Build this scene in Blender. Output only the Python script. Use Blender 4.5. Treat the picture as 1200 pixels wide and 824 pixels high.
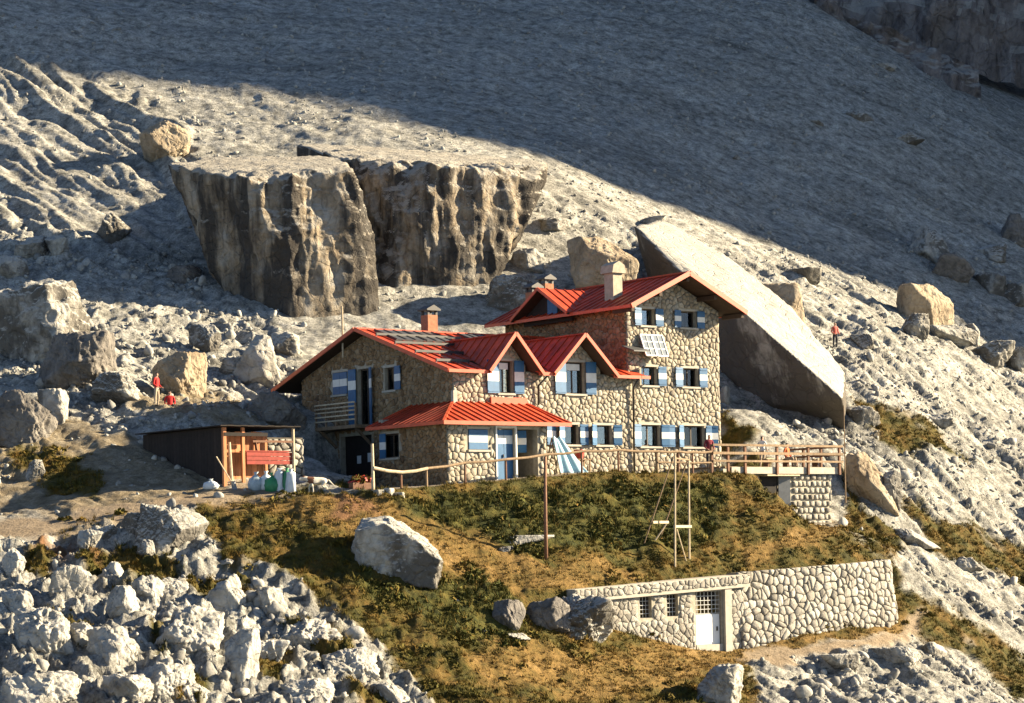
import bpy, bmesh, math, random
import numpy as np
from mathutils import Vector, Matrix

for _o in list(bpy.data.objects):
    bpy.data.objects.remove(_o, do_unlink=True)
SC = bpy.context.scene
COL = SC.collection
R_ = math.radians

# ------------------------------------------------------------------ camera
D = 120.0                 # metres from the camera to the hut's tower corner
F = 2760.0                # focal length, in pixels of a 1200 pixel wide picture
ROLL = R_(1.2)
HZ = 228.0
cam_d = bpy.data.cameras.new('camera')
cam = bpy.data.objects.new('camera', cam_d)
COL.objects.link(cam)
cam_d.sensor_width = 36.0
cam_d.sensor_fit = 'HORIZONTAL'
cam_d.lens = 36.0 * F / 1200.0
cam_d.shift_y = HZ * math.cos(ROLL) / 1200.0
cam_d.shift_x = -HZ * math.sin(ROLL) / 1200.0
cam_d.clip_start = 0.5
cam_d.clip_end = 3000.0
cam.matrix_world = (Matrix.Translation((0, -D, 0)) @ Matrix.Rotation(R_(90), 4, 'X')
                    @ Matrix.Rotation(-ROLL, 4, 'Z'))
SC.camera = cam

# ------------------------------------------------------------------ sky, sun, exposure
SUN = Vector((math.cos(R_(21)) * math.cos(R_(10)), math.cos(R_(21)) * math.sin(R_(10)), math.sin(R_(21))))
EL = math.asin(SUN.z)
world = bpy.data.worlds.new('World')
SC.world = world
world.use_nodes = True
wn = world.node_tree
wn.nodes.clear()
sky = wn.nodes.new('ShaderNodeTexSky')
sky.sky_type = 'NISHITA'
sky.sun_disc = False
sky.sun_elevation = EL
sky.sun_rotation = math.atan2(SUN.x, SUN.y)
sky.altitude = 2500
sky.ozone_density = 1.0
sky.air_density = 0.72
bg = wn.nodes.new('ShaderNodeBackground')
bg.inputs['Strength'].default_value = 0.05
wo = wn.nodes.new('ShaderNodeOutputWorld')
wn.links.new(sky.outputs[0], bg.inputs[0])
wn.links.new(bg.outputs[0], wo.inputs[0])
sun_d = bpy.data.lights.new('sun', 'SUN')
sun_d.energy = 5.0
sun_d.angle = R_(0.53)
sun_d.color = (1.0, 0.83, 0.57)
sun = bpy.data.objects.new('sun', sun_d)
COL.objects.link(sun)
sun.rotation_euler = SUN.to_track_quat('Z', 'Y').to_euler()
sun.location = (60, 30, 60)
SC.view_settings.view_transform = 'Standard'
SC.view_settings.look = 'None'
SC.view_settings.exposure = 2.2
SC.view_settings.gamma = 1.0
SC.view_settings.use_curve_mapping = False
SC.cycles.max_bounces = 5
SC.cycles.diffuse_bounces = 1

# ------------------------------------------------------------------ projection helpers
cR, sR = math.cos(ROLL), math.sin(ROLL)

def ab(px, py):
    dx, dy = px - 600.0, py - 412.0
    return (dx * cR - dy * sR) / F, (HZ - (dx * sR + dy * cR)) / F

def wp(px, py, Y):
    a, b = ab(px, py)
    s = Y + D
    return a * s, Y, b * s

def proj(X, Y, Z):
    s = Y + D
    x = X / s * F
    y = HZ - Z / s * F
    return 600 + x * cR + y * sR, 412 - x * sR + y * cR

class Frame:
    """an upright local frame: x along the front to the right, y into the building"""
    def __init__(self, ox, oy, phi):
        self.o = np.array([ox, oy]); self.phi = phi
        self.u = np.array([math.cos(phi), math.sin(phi)])
        self.w = np.array([-self.u[1], self.u[0]])
    def world(self, x, y):
        p = self.o + self.u * x + self.w * y
        return float(p[0]), float(p[1])
    def hy(self, px, py, yl):
        a, b = ab(px, py)
        d = np.array([a, 1.0]); o = np.array([0, -D]) - self.o
        s = (yl - o @ self.w) / (d @ self.w)
        return float((o + d * s) @ self.u), float(b * s)
    def hx(self, px, py, xl):
        a, b = ab(px, py)
        d = np.array([a, 1.0]); o = np.array([0, -D]) - self.o
        s = (xl - o @ self.u) / (d @ self.u)
        return float((o + d * s) @ self.w), float(b * s)

PHI = R_(38)
HUT = Frame(ab(735, 460)[0] * D, 0.0, PHI)

# ------------------------------------------------------------------ noise (numpy)
_rs = np.random.RandomState(7)
_perm = np.concatenate([_rs.permutation(256)] * 3)
_g = _rs.normal(size=(256, 3)); _g /= np.linalg.norm(_g, axis=1)[:, None]

def pn(p):
    p = np.asarray(p, dtype=np.float64)
    i = np.floor(p).astype(np.int64); f = p - i; i &= 255
    t = f * f * f * (f * (f * 6 - 15) + 10)
    out = 0
    for a in (0, 1):
        wx = t[:, 0] if a else 1 - t[:, 0]
        ha = _perm[i[:, 0] + a]
        for b in (0, 1):
            wy = t[:, 1] if b else 1 - t[:, 1]
            hb = _perm[ha + i[:, 1] + b]
            for c in (0, 1):
                wz = t[:, 2] if c else 1 - t[:, 2]
                g = _g[_perm[hb + i[:, 2] + c] & 255]
                out = out + wx * wy * wz * (g[:, 0] * (f[:, 0] - a) + g[:, 1] * (f[:, 1] - b) + g[:, 2] * (f[:, 2] - c))
    return out * 1.5

def fbm(p, o=3, gain=0.5):
    r = 0; a = 1.0
    for k in range(o):
        r = r + a * pn(p * (2.03 ** k) + 17.3 * k); a *= gain
    return r

def billow(p, o=2, gain=0.5):
    r = 0; a = 1.0
    for k in range(o):
        r = r + a * (np.abs(pn(p * (2.1 ** k) + 9.1 * k)) * 2 - 0.5); a *= gain
    return r

def ridge(p, o=2, gain=0.5):
    r = 0; a = 1.0
    for k in range(o):
        r = r + a * (0.45 - np.abs(pn(p * (2.1 ** k) + 5.7 * k)) * 2); a *= gain
    return r

def sstep(x, a, b):
    t = np.clip((x - a) / (b - a), 0, 1)
    return t * t * (3 - 2 * t)

def sdist(x, y, poly):
    """signed distance to a polygon, negative inside"""
    n = len(poly); d2 = np.full(x.shape, 1e18); ins = np.zeros(x.shape, bool)
    for i in range(n):
        ax, ay = poly[i]; bx, by = poly[(i + 1) % n]
        ex, ey = bx - ax, by - ay
        t = np.clip(((x - ax) * ex + (y - ay) * ey) / (ex * ex + ey * ey + 1e-12), 0, 1)
        d2 = np.minimum(d2, (x - ax - t * ex) ** 2 + (y - ay - t * ey) ** 2)
        c = (ay > y) != (by > y)
        if abs(ey) > 1e-9:
            ins ^= c & (x < ax + (y - ay) / ey * ex)
    return np.where(ins, -1, 1) * np.sqrt(d2)

def pdist(x, y, pts):
    d2 = np.full(x.shape, 1e18)
    for (ax, ay), (bx, by) in zip(pts[:-1], pts[1:]):
        ex, ey = bx - ax, by - ay
        t = np.clip(((x - ax) * ex + (y - ay) * ey) / (ex * ex + ey * ey + 1e-12), 0, 1)
        d2 = np.minimum(d2, (x - ax - t * ex) ** 2 + (y - ay - t * ey) ** 2)
    return np.sqrt(d2)

# ------------------------------------------------------------------ terrain function
# storage house front line and retaining wall, in plan
STO = Frame(*wp(676, 700, -17.0)[:2], R_(36.5))
STO_L = 9.75
SB = STO.world(STO_L, 0)
RW = [STO.world(STO_L - 0.2, 0.55), STO.world(STO_L + 1.2, 0.5), wp(960, 700, -7.6)[:2], wp(1030, 690, -4.6)[:2]]
_c = np.array(RW[-1]); _dir = np.array(RW[-1]) - np.array(RW[-2]); _dir /= np.linalg.norm(_dir)
_nrm = np.array([-_dir[1], _dir[0]])
for k in range(1, 7):
    a_ = k / 6 * R_(95)
    RW.append(tuple(_c + _dir * math.sin(a_) * 1.15 + _nrm * (1 - math.cos(a_)) * 1.15))
_e = np.array(RW[-1]) - np.array(RW[-2]); _e /= np.linalg.norm(_e)
RW.append(tuple(np.array(RW[-1]) + _e * 2.2))

C_ = []   # control points: px, py, Y, which sheet (U upper, L lower, B both)
for t in """-100 -10 72 B;0 0 74 B;0 70 64 B;200 0 82 B;200 80 68 B;400 0 90 B;400 120 60 B;600 0 97 B;640 185 51 B;800 0 104 B
800 215 57 B;940 0 112 B;900 262 60 B;1000 150 86 B;1000 320 55 B;1100 200 86 B;1200 160 106 B;1200 410 56 B;1300 440 56 B;1100 365 54 B
1200 280 82 B;1350 250 110 B;0 250 36 B;100 180 48 B;200 165 51 B;100 290 30 B;200 300 31 B;0 330 22 B;120 340 21 B;200 370 18 B;0 400 9 B
130 440 5 B;250 390 17 B;330 430 11 B;180 470 0 B;300 490 -2 B;340 470 3 B;-100 420 9 B;-100 270 34 B;450 160 51 B;560 180 48 B;640 215 43 B
640 290 34 B;600 335 28 B;660 275 36 B;330 380 19 B;440 374 21 B;540 370 23 B;300 345 23 B;760 240 50 B;930 330 43 B;1000 380 36 B
1080 400 37 B;1000 440 25 B;1100 440 34 B;1200 480 40 B;1000 520 15 B;1100 520 21 B;1200 560 26 B;900 503 10 B;865 482 11 B;850 478 19 B;900 492 19.5 B;950 505 18.5 B;985 515 18 B;1000 580 8.5 B
1100 600 12 B;1200 660 13 B;1300 700 14 B;1100 690 1 B;1200 760 0 B;1200 824 -7 B;1300 860 -7 B;1100 780 -9 B;1100 824 -14 B;1000 824 -17 L
870 772 -14 L;1050 731 -4.5 L;950 747 -9.5 L;870 824 -20 L;1000 795 -13 L;700 772 -20 L;760 780 -18.5 L;640 750 -20.5 L;700 824 -25 L;600 705 -19 B
600 824 -29 B;520 760 -25 B;450 655 -20 B;450 824 -32 B;330 640 -20 B;330 740 -27 B;230 602 -18 B;230 700 -25 B;230 824 -36 B;100 622 -19 B
100 700 -26 B;100 824 -38 B;0 627 -19 B;0 700 -27 B;0 824 -40 B;-120 824 -42 B;-150 650 -20 B;640 657 -15.5 B;760 667 -12.3 U;870 662 -9.0 U
1000 648 -4.5 U;940 618 -0.5 U;1030 635 0.5 U;60 582 -13 B;150 562 -12 B;0 520 -6 B;100 500 -4 B;250 575 -14 B;345 579 -14.6 B;-120 540 -6 B
1070 670 0.3 B;560 660 -16.6 B;700 630 -12.0 U""".replace('\n', ';').split(';'):
    a = t.split()
    C_.append((wp(float(a[0]), float(a[1]), float(a[2])), a[3]))
def TERR(x):                       # height of the hut's terrace, falling off to the left
    return 3.47 + np.minimum(0, (np.asarray(x, float) + 6.0)) * 0.068
for x in (-19, -16, -13, -10, -7, -4, -1, 2, 4.4):
    X, Y = HUT.world(x, -4.35); C_.append(((X, Y, float(TERR(x)) - 0.05), 'U'))
for p_ in ((896, 592), (914, 598), (935, 607), (975, 615), (1000, 614)):
    x_, zz = HUT.hy(*p_, -4.3); C_.append((HUT.world(x_, -4.3) + (zz - .1,), 'U')); C_.append((HUT.world(x_, -2.8) + (zz + .15,), 'U'))
for p_ in ((690, 748), (740, 752), (790, 760), (830, 770), (862, 770)):
    x_, zz = STO.hy(*p_, -0.5); C_.append((STO.world(x_, -0.5) + (zz,), 'L'))
for x, y, z in ((-15, 3, 3.6), (-15, 9, 5.5), (-6, 16, 8.5), (3, 14, 8.0), (8, 6, 4.6), (9, 10, 6.5), (-13, 15, 7.5)):
    X, Y = HUT.world(x, y); C_.append(((X, Y, z), 'B'))
for p in ((-45, -110, -13), (0, -110, -13), (45, -110, -14), (-40, -70, -11), (30, -70, -13), (-80, 10, 12), (-110, 90, 50), (90, 40, 2),
          (130, 120, 25), (0, 200, 80), (-150, 220, 95), (120, 220, 75), (70, -30, -16), (-70, -40, -4)):
    C_.append((p, 'B'))

def _fit(pts):
    P = np.array(pts); n = len(P)
    d = np.sqrt(((P[:, None, :2] - P[None, :, :2]) ** 2).sum(2) + 4.0)
    A = np.zeros((n + 3, n + 3)); A[:n, :n] = -d + np.eye(n) * 0.35
    Q = np.c_[np.ones(n), P[:, :2]]; A[:n, n:] = Q; A[n:, :n] = Q.T
    c = np.linalg.solve(A, np.r_[P[:, 2], 0, 0, 0])
    def f(X, Y):
        r = c[n] + c[n + 1] * X + c[n + 2] * Y
        for k in range(n):
            r = r - c[k] * np.sqrt((X - P[k, 0]) ** 2 + (Y - P[k, 1]) ** 2 + 4.0)
        return r
    return f
FU = _fit([p for p, f in C_ if f in 'UB'])
FL = _fit([p for p, f in C_ if f in 'LB'])
WALLP = [STO.world(-0.3, 0.3), STO.world(STO_L, 0.3)] + RW[1:]
UPOLY = [STO.world(-40, 1.0), STO.world(-0.2, 0.35), STO.world(STO_L - 0.1, 0.35)] + [tuple(np.array(p)) for p in RW[1:]]
_l = np.array(RW[-1])
UPOLY += [tuple(_l + np.array([30, 8])), (300, 60), (300, 500), (-400, 500), (-400, -20)]

def base(X, Y):
    X = np.asarray(X, float); Y = np.asarray(Y, float)
    hu, hl = FU(X, Y), FL(X, Y)
    sd = sdist(X, Y, UPOLY); dw = pdist(X, Y, WALLP)
    wd = 0.12 + 0.55 * np.maximum(0, dw - 1.6)
    k = sstep(-sd, -wd, wd)                        # 1 on the upper sheet
    h = hl + (hu - hl) * k
    # the levelled terrace round the hut
    lx = (X - HUT.o[0]) * HUT.u[0] + (Y - HUT.o[1]) * HUT.u[1]
    ly = (X - HUT.o[0]) * HUT.w[0] + (Y - HUT.o[1]) * HUT.w[1]
    q = np.maximum(np.maximum(-14.5 - lx, lx - 4.6), np.maximum(-4.1 - ly, ly - 9.0))
    q = np.minimum(q, np.maximum(np.maximum(3.0 - lx, lx - 6.9), np.maximum(-0.6 - ly, ly - 9.0)))
    q2 = np.maximum(np.maximum(-18.5 - lx, lx - 4.6), np.maximum(-4.1 - ly, ly - 1.5))
    tk = 1 - sstep(np.minimum(q, q2), 0.0, 0.9)
    return h + (TERR(lx) - h) * tk, tk

POLY = dict(
    grass=[[(225, 592), (350, 574), (450, 566), (560, 555), (640, 545), (760, 540), (893, 540), (930, 602), (985, 622), (1045, 645), (1060, 690), (1120, 715),
            (1210, 775), (1210, 830), (1130, 760), (1060, 740), (960, 752), (880, 775), (900, 850), (560, 900), (500, 815), (440, 752), (335, 676), (262, 655)],
           [(10, 528), (60, 522), (115, 548), (118, 585), (60, 575), (15, 548)], [(1000, 462), (1055, 478), (1130, 535), (1060, 528), (1005, 500)],
           [(845, 488), (888, 505), (882, 528), (845, 528)], [(1060, 585), (1210, 650), (1210, 690), (1095, 640)], [(60, 612), (150, 596), (160, 605), (70, 624)],
           [(20, 655), (60, 648), (60, 672), (25, 676)], [(215, 690), (250, 668), (300, 690), (270, 705)], [(340, 725), (390, 735), (440, 795), (380, 790)],
           [(90, 655), (160, 640), (215, 668), (190, 685), (110, 678)], [(60, 720), (110, 735), (100, 760), (70, 745)], [(290, 745), (340, 765), (330, 800), (300, 790)], [(170, 735), (200, 745), (190, 775)], [(200, 790), (250, 800), (240, 824), (205, 815)], [(395, 800), (450, 815), (440, 830), (400, 824)],
           [(40, 465), (75, 470), (80, 485), (45, 480)], [(985, 545), (1010, 600), (1070, 640), (1040, 645), (985, 618)]],
    outcrop=[[(-250, 648), (30, 636), (130, 612), (160, 588), (215, 586), (250, 650), (335, 676), (440, 752), (500, 815), (560, 900), (-250, 1000)]],
    path=[[(-200, 640), (0, 612), (90, 600), (200, 580), (300, 572), (350, 574), (345, 581), (240, 590), (130, 612), (20, 634), (-200, 665)],
          [(870, 768), (960, 756), (1050, 742), (1075, 715), (1085, 722), (1060, 752), (960, 772), (880, 782)]],
    rubl=[[(-200, 240), (60, 255), (220, 300), (330, 365), (360, 470), (300, 505), (150, 505), (70, 490), (0, 580), (-200, 600)]],
    rubr=[[(640, 230), (720, 260), (900, 300), (1010, 320), (1350, 430), (1350, 800), (1120, 715), (1045, 645), (985, 600), (870, 470)],
          [(900, 850), (880, 775), (960, 756), (1060, 742), (1130, 765), (1210, 835), (1210, 900)]],
    rill=[[(-250, 60), (90, 75), (230, 150), (215, 260), (160, 320), (-250, 250)]],
    dry=[[(225, 590), (420, 582), (520, 620), (640, 655), (760, 668), (680, 690), (560, 690), (480, 640), (330, 600)], [(1000, 625), (860, 666), (880, 640), (985, 600)],
         [(860, 745), (1000, 740), (1060, 720), (1070, 750), (960, 775), (860, 790), (700, 815), (560, 800), (560, 740), (700, 770)]],
    lush=[[(470, 590), (620, 566), (760, 562), (850, 575), (820, 640), (700, 650), (600, 640), (500, 610)], [(560, 665), (600, 700), (640, 755), (560, 760), (420, 690), (400, 650), (480, 700)]],
    soil=[[(-100, 600), (-50, 500), (60, 488), (150, 508), (265, 560), (260, 590), (100, 602)], [(300, 575), (440, 575), (450, 600), (330, 596)], [(100, 470), (260, 500), (330, 500), (330, 480), (200, 455)]],
    red=[[(35, 640), (85, 630), (118, 655), (60, 662)], [(380, 582), (425, 582), (440, 606), (400, 600)]],
)

def masks(X, Y, Z, names=None):
    px, py = proj(X, Y, Z)
    q = np.c_[X, Y, Z]
    px = px + fbm(q / 2.2, 3) * 16; py = py + fbm(q / 2.2 + 50, 3) * 11
    m = {}
    for k, polys in POLY.items():
        if names and k not in names: continue
        d = None
        for pl in polys:
            e = sdist(px, py, pl)
            d = e if d is None else np.minimum(d, e)
        m[k] = 1 - sstep(d, -5, 6)
    return m

FALL = np.array([0.62, -0.78])
def height(X, Y, want=False):
    X = np.asarray(X, float).ravel(); Y = np.asarray(Y, float).ravel()
    h, tk = base(X, Y)
    m = masks(X, Y, h)
    q = np.c_[X, Y, 0 * X]
    al = X * FALL[0] + Y * FALL[1]; cr = X * FALL[1] * -1 + Y * FALL[0]
    smooth = np.clip(np.maximum(tk, m['path']), 0, 1)
    rough = 1 - 0.9 * smooth
    st = np.c_[al / 9, cr / 1.1, 0 * X]
    far = sstep(Y, 25, 60)
    d = 0.16 * fbm(q / 3.0, 3) * (1 + 0.5 * far)
    d += (0.13 + 0.20 * m['rubr']) * fbm(st, 3) * (1 - m['grass']) * (1 - 0.6 * far)
    d += 0.05 * billow(q / 0.8, 2) * (1 - m['grass'])
    d += far * (0.20 * ridge(np.c_[al / 34, cr / 5.5, 0 * X] + 2, 3) + 0.07 * ridge(np.c_[al / 11, cr / 1.9, 0 * X] + 6, 2)) * (1 - m['rill'])
    wv = fbm(q / 14 + 4, 2) * 0.55
    d += m['rill'] * (0.62 * billow(np.c_[al / 22, cr / 3.1 + wv * 1.3, 0 * X], 3) + 0.22 * fbm(np.c_[al / 7, cr / 0.9, 0 * X] + 3, 3))
    d += m['outcrop'] * (0.60 * ridge(q / 2.2 + 3, 3) + 0.24 * ridge(q / 0.6, 2))
    d += m['rubl'] * (0.32 * ridge(q / 1.5 + 8, 3))
    d += m['rubr'] * (0.26 * billow(np.c_[al / 4.0, cr / 1.3, 0 * X] + 5, 3) + 0.10 * billow(q / 0.6, 2))
    d += m['grass'] * (0.16 * billow(q / 0.9 + 2, 2) + 0.30 * fbm(q / 2.4 + 7, 2) + 0.06 * fbm(q / 0.3, 2)) * (1 - 0.5 * m['dry'])
    dw = pdist(X, Y, WALLP)
    d = d * rough * (0.15 + 0.85 * sstep(dw, 0.2, 1.6))
    if want:
        return h + d, m, tk
    return h + d

def ground1(X, Y):
    return float(height([X], [Y])[0])

def hit(px, py, lo=-48, hi=150):
    """first ground point along the view ray of a pixel"""
    a, b = ab(px, py)
    Y = np.arange(lo, hi, 0.25); s = Y + D
    g = height(a * s, Y) - b * s
    k = np.argmax(g > 0)
    if not g[k] > 0: k = len(Y) - 1
    return float(a * s[k]), float(Y[k]), float(b * s[k])

# ------------------------------------------------------------------ materials
KA = 0.72
def kc(stops): return [(p, tuple(x * KA for x in c)) for p, c in stops]

def ramp(nt, src, stops):
    r = nt.nodes.new('ShaderNodeValToRGB'); e = r.color_ramp.elements
    while len(e) < len(stops): e.new(0.5)
    for i, (p, c) in enumerate(stops):
        e[i].position = p; e[i].color = (*c, 1) if len(c) == 3 else c
    nt.links.new(src, r.inputs[0])
    return r.outputs[0]

def pos(nt, scale=(1, 1, 1), rot=(0, 0, 0), obj=False):
    if obj:
        g = nt.nodes.new('ShaderNodeTexCoord').outputs['Object']
    else:
        g = nt.nodes.new('ShaderNodeNewGeometry').outputs['Position']
    m = nt.nodes.new('ShaderNodeMapping')
    m.inputs['Scale'].default_value = scale; m.inputs['Rotation'].default_value = rot
    nt.links.new(g, m.inputs['Vector'])
    return m.outputs[0]

def tnoise(nt, vec, scale, detail=4, rough=0.6):
    n = nt.nodes.new('ShaderNodeTexNoise')
    n.inputs['Scale'].default_value = scale; n.inputs['Detail'].default_value = detail; n.inputs['Roughness'].default_value = rough
    nt.links.new(vec, n.inputs['Vector'])
    return n.outputs['Fac']

def mixc(nt, fac, a, b, mode='MIX'):
    m = nt.nodes.new('ShaderNodeMix'); m.data_type = 'RGBA'; m.blend_type = mode
    for sock, v in ((0, fac), (6, a), (7, b)):
        if hasattr(v, 'links') or hasattr(v, 'is_linked'): nt.links.new(v, m.inputs[sock])
        elif sock == 0: m.inputs[0].default_value = v
        else: m.inputs[sock].default_value = (*v, 1)
    return m.outputs[2]

def mathn(nt, op, a, b=0.0):
    m = nt.nodes.new('ShaderNodeMath'); m.operation = op; m.use_clamp = False
    for i, v in enumerate((a, b)):
        if hasattr(v, 'is_linked'): nt.links.new(v, m.inputs[i])
        else: m.inputs[i].default_value = v
    return m.outputs[0]

def bump(nt, h, strength, dist, prev=None):
    b = nt.nodes.new('ShaderNodeBump')
    b.inputs['Strength'].default_value = strength; b.inputs['Distance'].default_value = dist
    nt.links.new(h, b.inputs['Height'])
    if prev is not None: nt.links.new(prev, b.inputs['Normal'])
    return b.outputs[0]

def mat(name):
    m = bpy.data.materials.new(name); m.use_nodes = True
    nt = m.node_tree; p = nt.nodes['Principled BSDF']
    p.inputs['Specular IOR Level'].default_value = 0.2
    p.inputs['Roughness'].default_value = 0.9
    return m, nt, p

def simple(name, col, rough=0.7, var=0.25, scale=6.0, spec=0.3, metal=0.0, bmp=0.0, stretch=(1, 1, 1), rnd=0.0):
    m, nt, p = mat(name)
    p.inputs['Roughness'].default_value = rough; p.inputs['Specular IOR Level'].default_value = spec; p.inputs['Metallic'].default_value = metal
    col = tuple(x * 0.8 for x in col)
    v = pos(nt, stretch)
    n = tnoise(nt, v, scale, 5, 0.65)
    c = ramp(nt, n, [(0.3, tuple(x * (1 - var) for x in col)), (0.7, tuple(min(1, x * (1 + var)) for x in col))])
    if rnd:
        oi = nt.nodes.new('ShaderNodeObjectInfo')
        g = mathn(nt, 'MULTIPLY_ADD', oi.outputs['Random'], rnd)
        nt.nodes[-1].inputs[2].default_value = 1 - rnd / 2
        cc = nt.nodes.new('ShaderNodeCombineColor')
        for i in range(3): nt.links.new(g, cc.inputs[i])
        c = mixc(nt, 1.0, c, cc.outputs[0], 'MULTIPLY')
    nt.links.new(c, p.inputs['Base Color'])
    if bmp:
        nt.links.new(bump(nt, n, 0.6, bmp), p.inputs['Normal'])
    return m

def rock_mat(name, stops, streak=None, sc=1.0, bd=0.08, vst=0.11):
    m, nt, p = mat(name)
    v = pos(nt)
    n1 = tnoise(nt, v, 0.9 * sc, 8, 0.68)
    c = ramp(nt, n1, kc(stops))
    n2 = tnoise(nt, v, 5.0 * sc, 6, 0.7)
    c = mixc(nt, 0.55, c, ramp(nt, n2, [(0.3, (0.42, 0.42, 0.42)), (0.5, (0.9, 0.9, 0.9)), (0.7, (1, 1, 1))]), 'MULTIPLY')
    if streak:
        vs = pos(nt, (1, 1, vst))
        ns = tnoise(nt, vs, 0.42, 6, 0.62)
        nf = tnoise(nt, pos(nt, (1, 1, 0.2)), 1.7, 4, 0.6)
        fac = mathn(nt, 'ADD', mathn(nt, 'MULTIPLY', ns, 0.8), mathn(nt, 'MULTIPLY', nf, 0.2))
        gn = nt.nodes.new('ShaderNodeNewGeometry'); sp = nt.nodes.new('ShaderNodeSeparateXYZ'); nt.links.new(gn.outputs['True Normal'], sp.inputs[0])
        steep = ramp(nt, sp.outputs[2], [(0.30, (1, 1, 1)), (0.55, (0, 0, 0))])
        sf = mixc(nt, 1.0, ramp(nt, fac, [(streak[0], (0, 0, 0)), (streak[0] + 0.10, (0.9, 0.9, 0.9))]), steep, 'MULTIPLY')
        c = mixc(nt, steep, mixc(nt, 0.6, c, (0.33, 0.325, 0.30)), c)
        c = mixc(nt, sf, c, streak[1])  # steep faces take the streak colour; boulders and slab get painted shade this way
        if len(streak) > 2:
            n3 = tnoise(nt, pos(nt, (1, 1, 0.3)), 0.33, 4, 0.6)
            c = mixc(nt, ramp(nt, n3, [(0.52, (0, 0, 0)), (0.6, (1, 1, 1))]), c, streak[2], 'MULTIPLY')
    nt.links.new(c, p.inputs['Base Color'])
    vo = nt.nodes.new('ShaderNodeTexVoronoi'); vo.feature = 'DISTANCE_TO_EDGE'; vo.inputs['Scale'].default_value = 1.4 * sc
    nt.links.new(v, vo.inputs['Vector'])
    crack = ramp(nt, vo.outputs['Distance'], [(0.0, (0, 0, 0)), (0.06, (1, 1, 1))])
    b = bump(nt, crack, 0.6, bd)
    b = bump(nt, n1, 0.9, bd * 3, b)
    b = bump(nt, n2, 0.9, bd, b)
    nt.links.new(b, p.inputs['Normal'])
    return m

def stone_mat(name, stops, bd=0.03):
    m, nt, p = mat(name)
    g = nt.nodes.new('ShaderNodeNewGeometry'); oi = nt.nodes.new('ShaderNodeObjectInfo')
    r = mathn(nt, 'FRACT', mathn(nt, 'ADD', g.outputs['Random Per Island'], mathn(nt, 'MULTIPLY', oi.outputs['Random'], 7.31)))
    c = ramp(nt, r, kc(stops))
    v = pos(nt)
    n = tnoise(nt, v, 7, 6, 0.7)
    c = mixc(nt, 0.7, c, ramp(nt, n, [(0.3, (0.45, 0.45, 0.45)), (0.55, (1, 1, 1))]), 'MULTIPLY')
    nt.links.new(c, p.inputs['Base Color'])
    nt.links.new(bump(nt, n, 0.8, bd), p.inputs['Normal'])
    return m

M = {}
M['limestone'] = rock_mat('limestone', [(0.30, (0.13, 0.125, 0.115)), (0.41, (0.36, 0.345, 0.31)), (0.55, (0.55, 0.53, 0.48)), (0.8, (0.62, 0.60, 0.55))])
M['stain_shade_lime'] = rock_mat('lichen_shade_limestone', [(0.30, (0.15, 0.14, 0.125)), (0.41, (0.36, 0.34, 0.30)), (0.55, (0.55, 0.525, 0.465)), (0.8, (0.62, 0.595, 0.53))], streak=(0.43, (0.085, 0.078, 0.068)), vst=0.6)  # dark lichen on steep faces, also painting in the shade of those faces
M['greyrock'] = rock_mat('grey_rock', [(0.3, (0.10, 0.095, 0.09)), (0.5, (0.22, 0.20, 0.18)), (0.7, (0.36, 0.33, 0.29))])
M['tanrock'] = rock_mat('tan_rock', [(0.3, (0.24, 0.18, 0.12)), (0.5, (0.42, 0.34, 0.24)), (0.75, (0.52, 0.46, 0.37))], sc=0.8)
M['monolith'] = rock_mat('stained_monolith', [(0.3, (0.22, 0.165, 0.11)), (0.48, (0.42, 0.34, 0.24)), (0.65, (0.52, 0.48, 0.41))],
                         streak=(0.43, (0.030, 0.028, 0.027)), sc=0.8, bd=0.15, vst=0.15)
M['slab'] = rock_mat('slab_rock', [(0.3, (0.27, 0.24, 0.20)), (0.5, (0.44, 0.41, 0.35)), (0.75, (0.58, 0.55, 0.48))], streak=(0.34, (0.07, 0.06, 0.05)), sc=0.8, vst=0.5)  # dark colour on steep and underside faces paints in the slab's shade
M['cliff'] = rock_mat('cliff_rock', [(0.3, (0.14, 0.13, 0.13)), (0.5, (0.28, 0.25, 0.24)), (0.75, (0.40, 0.38, 0.37))], streak=(0.52, (0.07, 0.06, 0.06)), sc=0.35, bd=0.3, vst=0.6)
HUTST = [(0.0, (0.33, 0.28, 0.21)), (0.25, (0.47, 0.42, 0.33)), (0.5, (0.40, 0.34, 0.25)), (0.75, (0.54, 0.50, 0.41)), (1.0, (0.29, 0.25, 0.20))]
M['hutstone'] = stone_mat('hut_stone', HUTST)
M['drystone'] = stone_mat('dry_stone', [(0.0, (0.28, 0.255, 0.215)), (0.3, (0.46, 0.43, 0.375)), (0.6, (0.36, 0.335, 0.29)), (0.85, (0.53, 0.51, 0.45)), (1.0, (0.21, 0.195, 0.17))], 0.06)
M['mortar'] = simple('mortar', (0.37, 0.335, 0.265), 0.95, 0.25, 5, bmp=0.02)
M['darkmortar'] = simple('dry_joint', (0.10, 0.09, 0.075), 0.95, 0.3, 5)
M['concrete'] = simple('concrete', (0.42, 0.39, 0.33), 0.9, 0.18, 3, bmp=0.01)
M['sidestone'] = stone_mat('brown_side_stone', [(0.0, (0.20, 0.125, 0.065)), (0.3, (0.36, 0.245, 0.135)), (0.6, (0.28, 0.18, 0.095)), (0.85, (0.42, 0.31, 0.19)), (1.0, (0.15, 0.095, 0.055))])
M['red'] = simple('red_roof_paint', (0.50, 0.062, 0.022), 0.5, 0.38, 1.6, 0.3, rnd=0.45)
M['redtrim'] = simple('red_trim_paint', (0.58, 0.095, 0.035), 0.45, 0.2, 3.0, 0.4)
M['soffit'] = simple('dark_soffit_wood', (0.060, 0.040, 0.026), 0.8, 0.3, 4)
M['blue'] = simple('blue_shutter_paint', (0.026, 0.115, 0.25), 0.5, 0.18, 5, 0.35)
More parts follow.
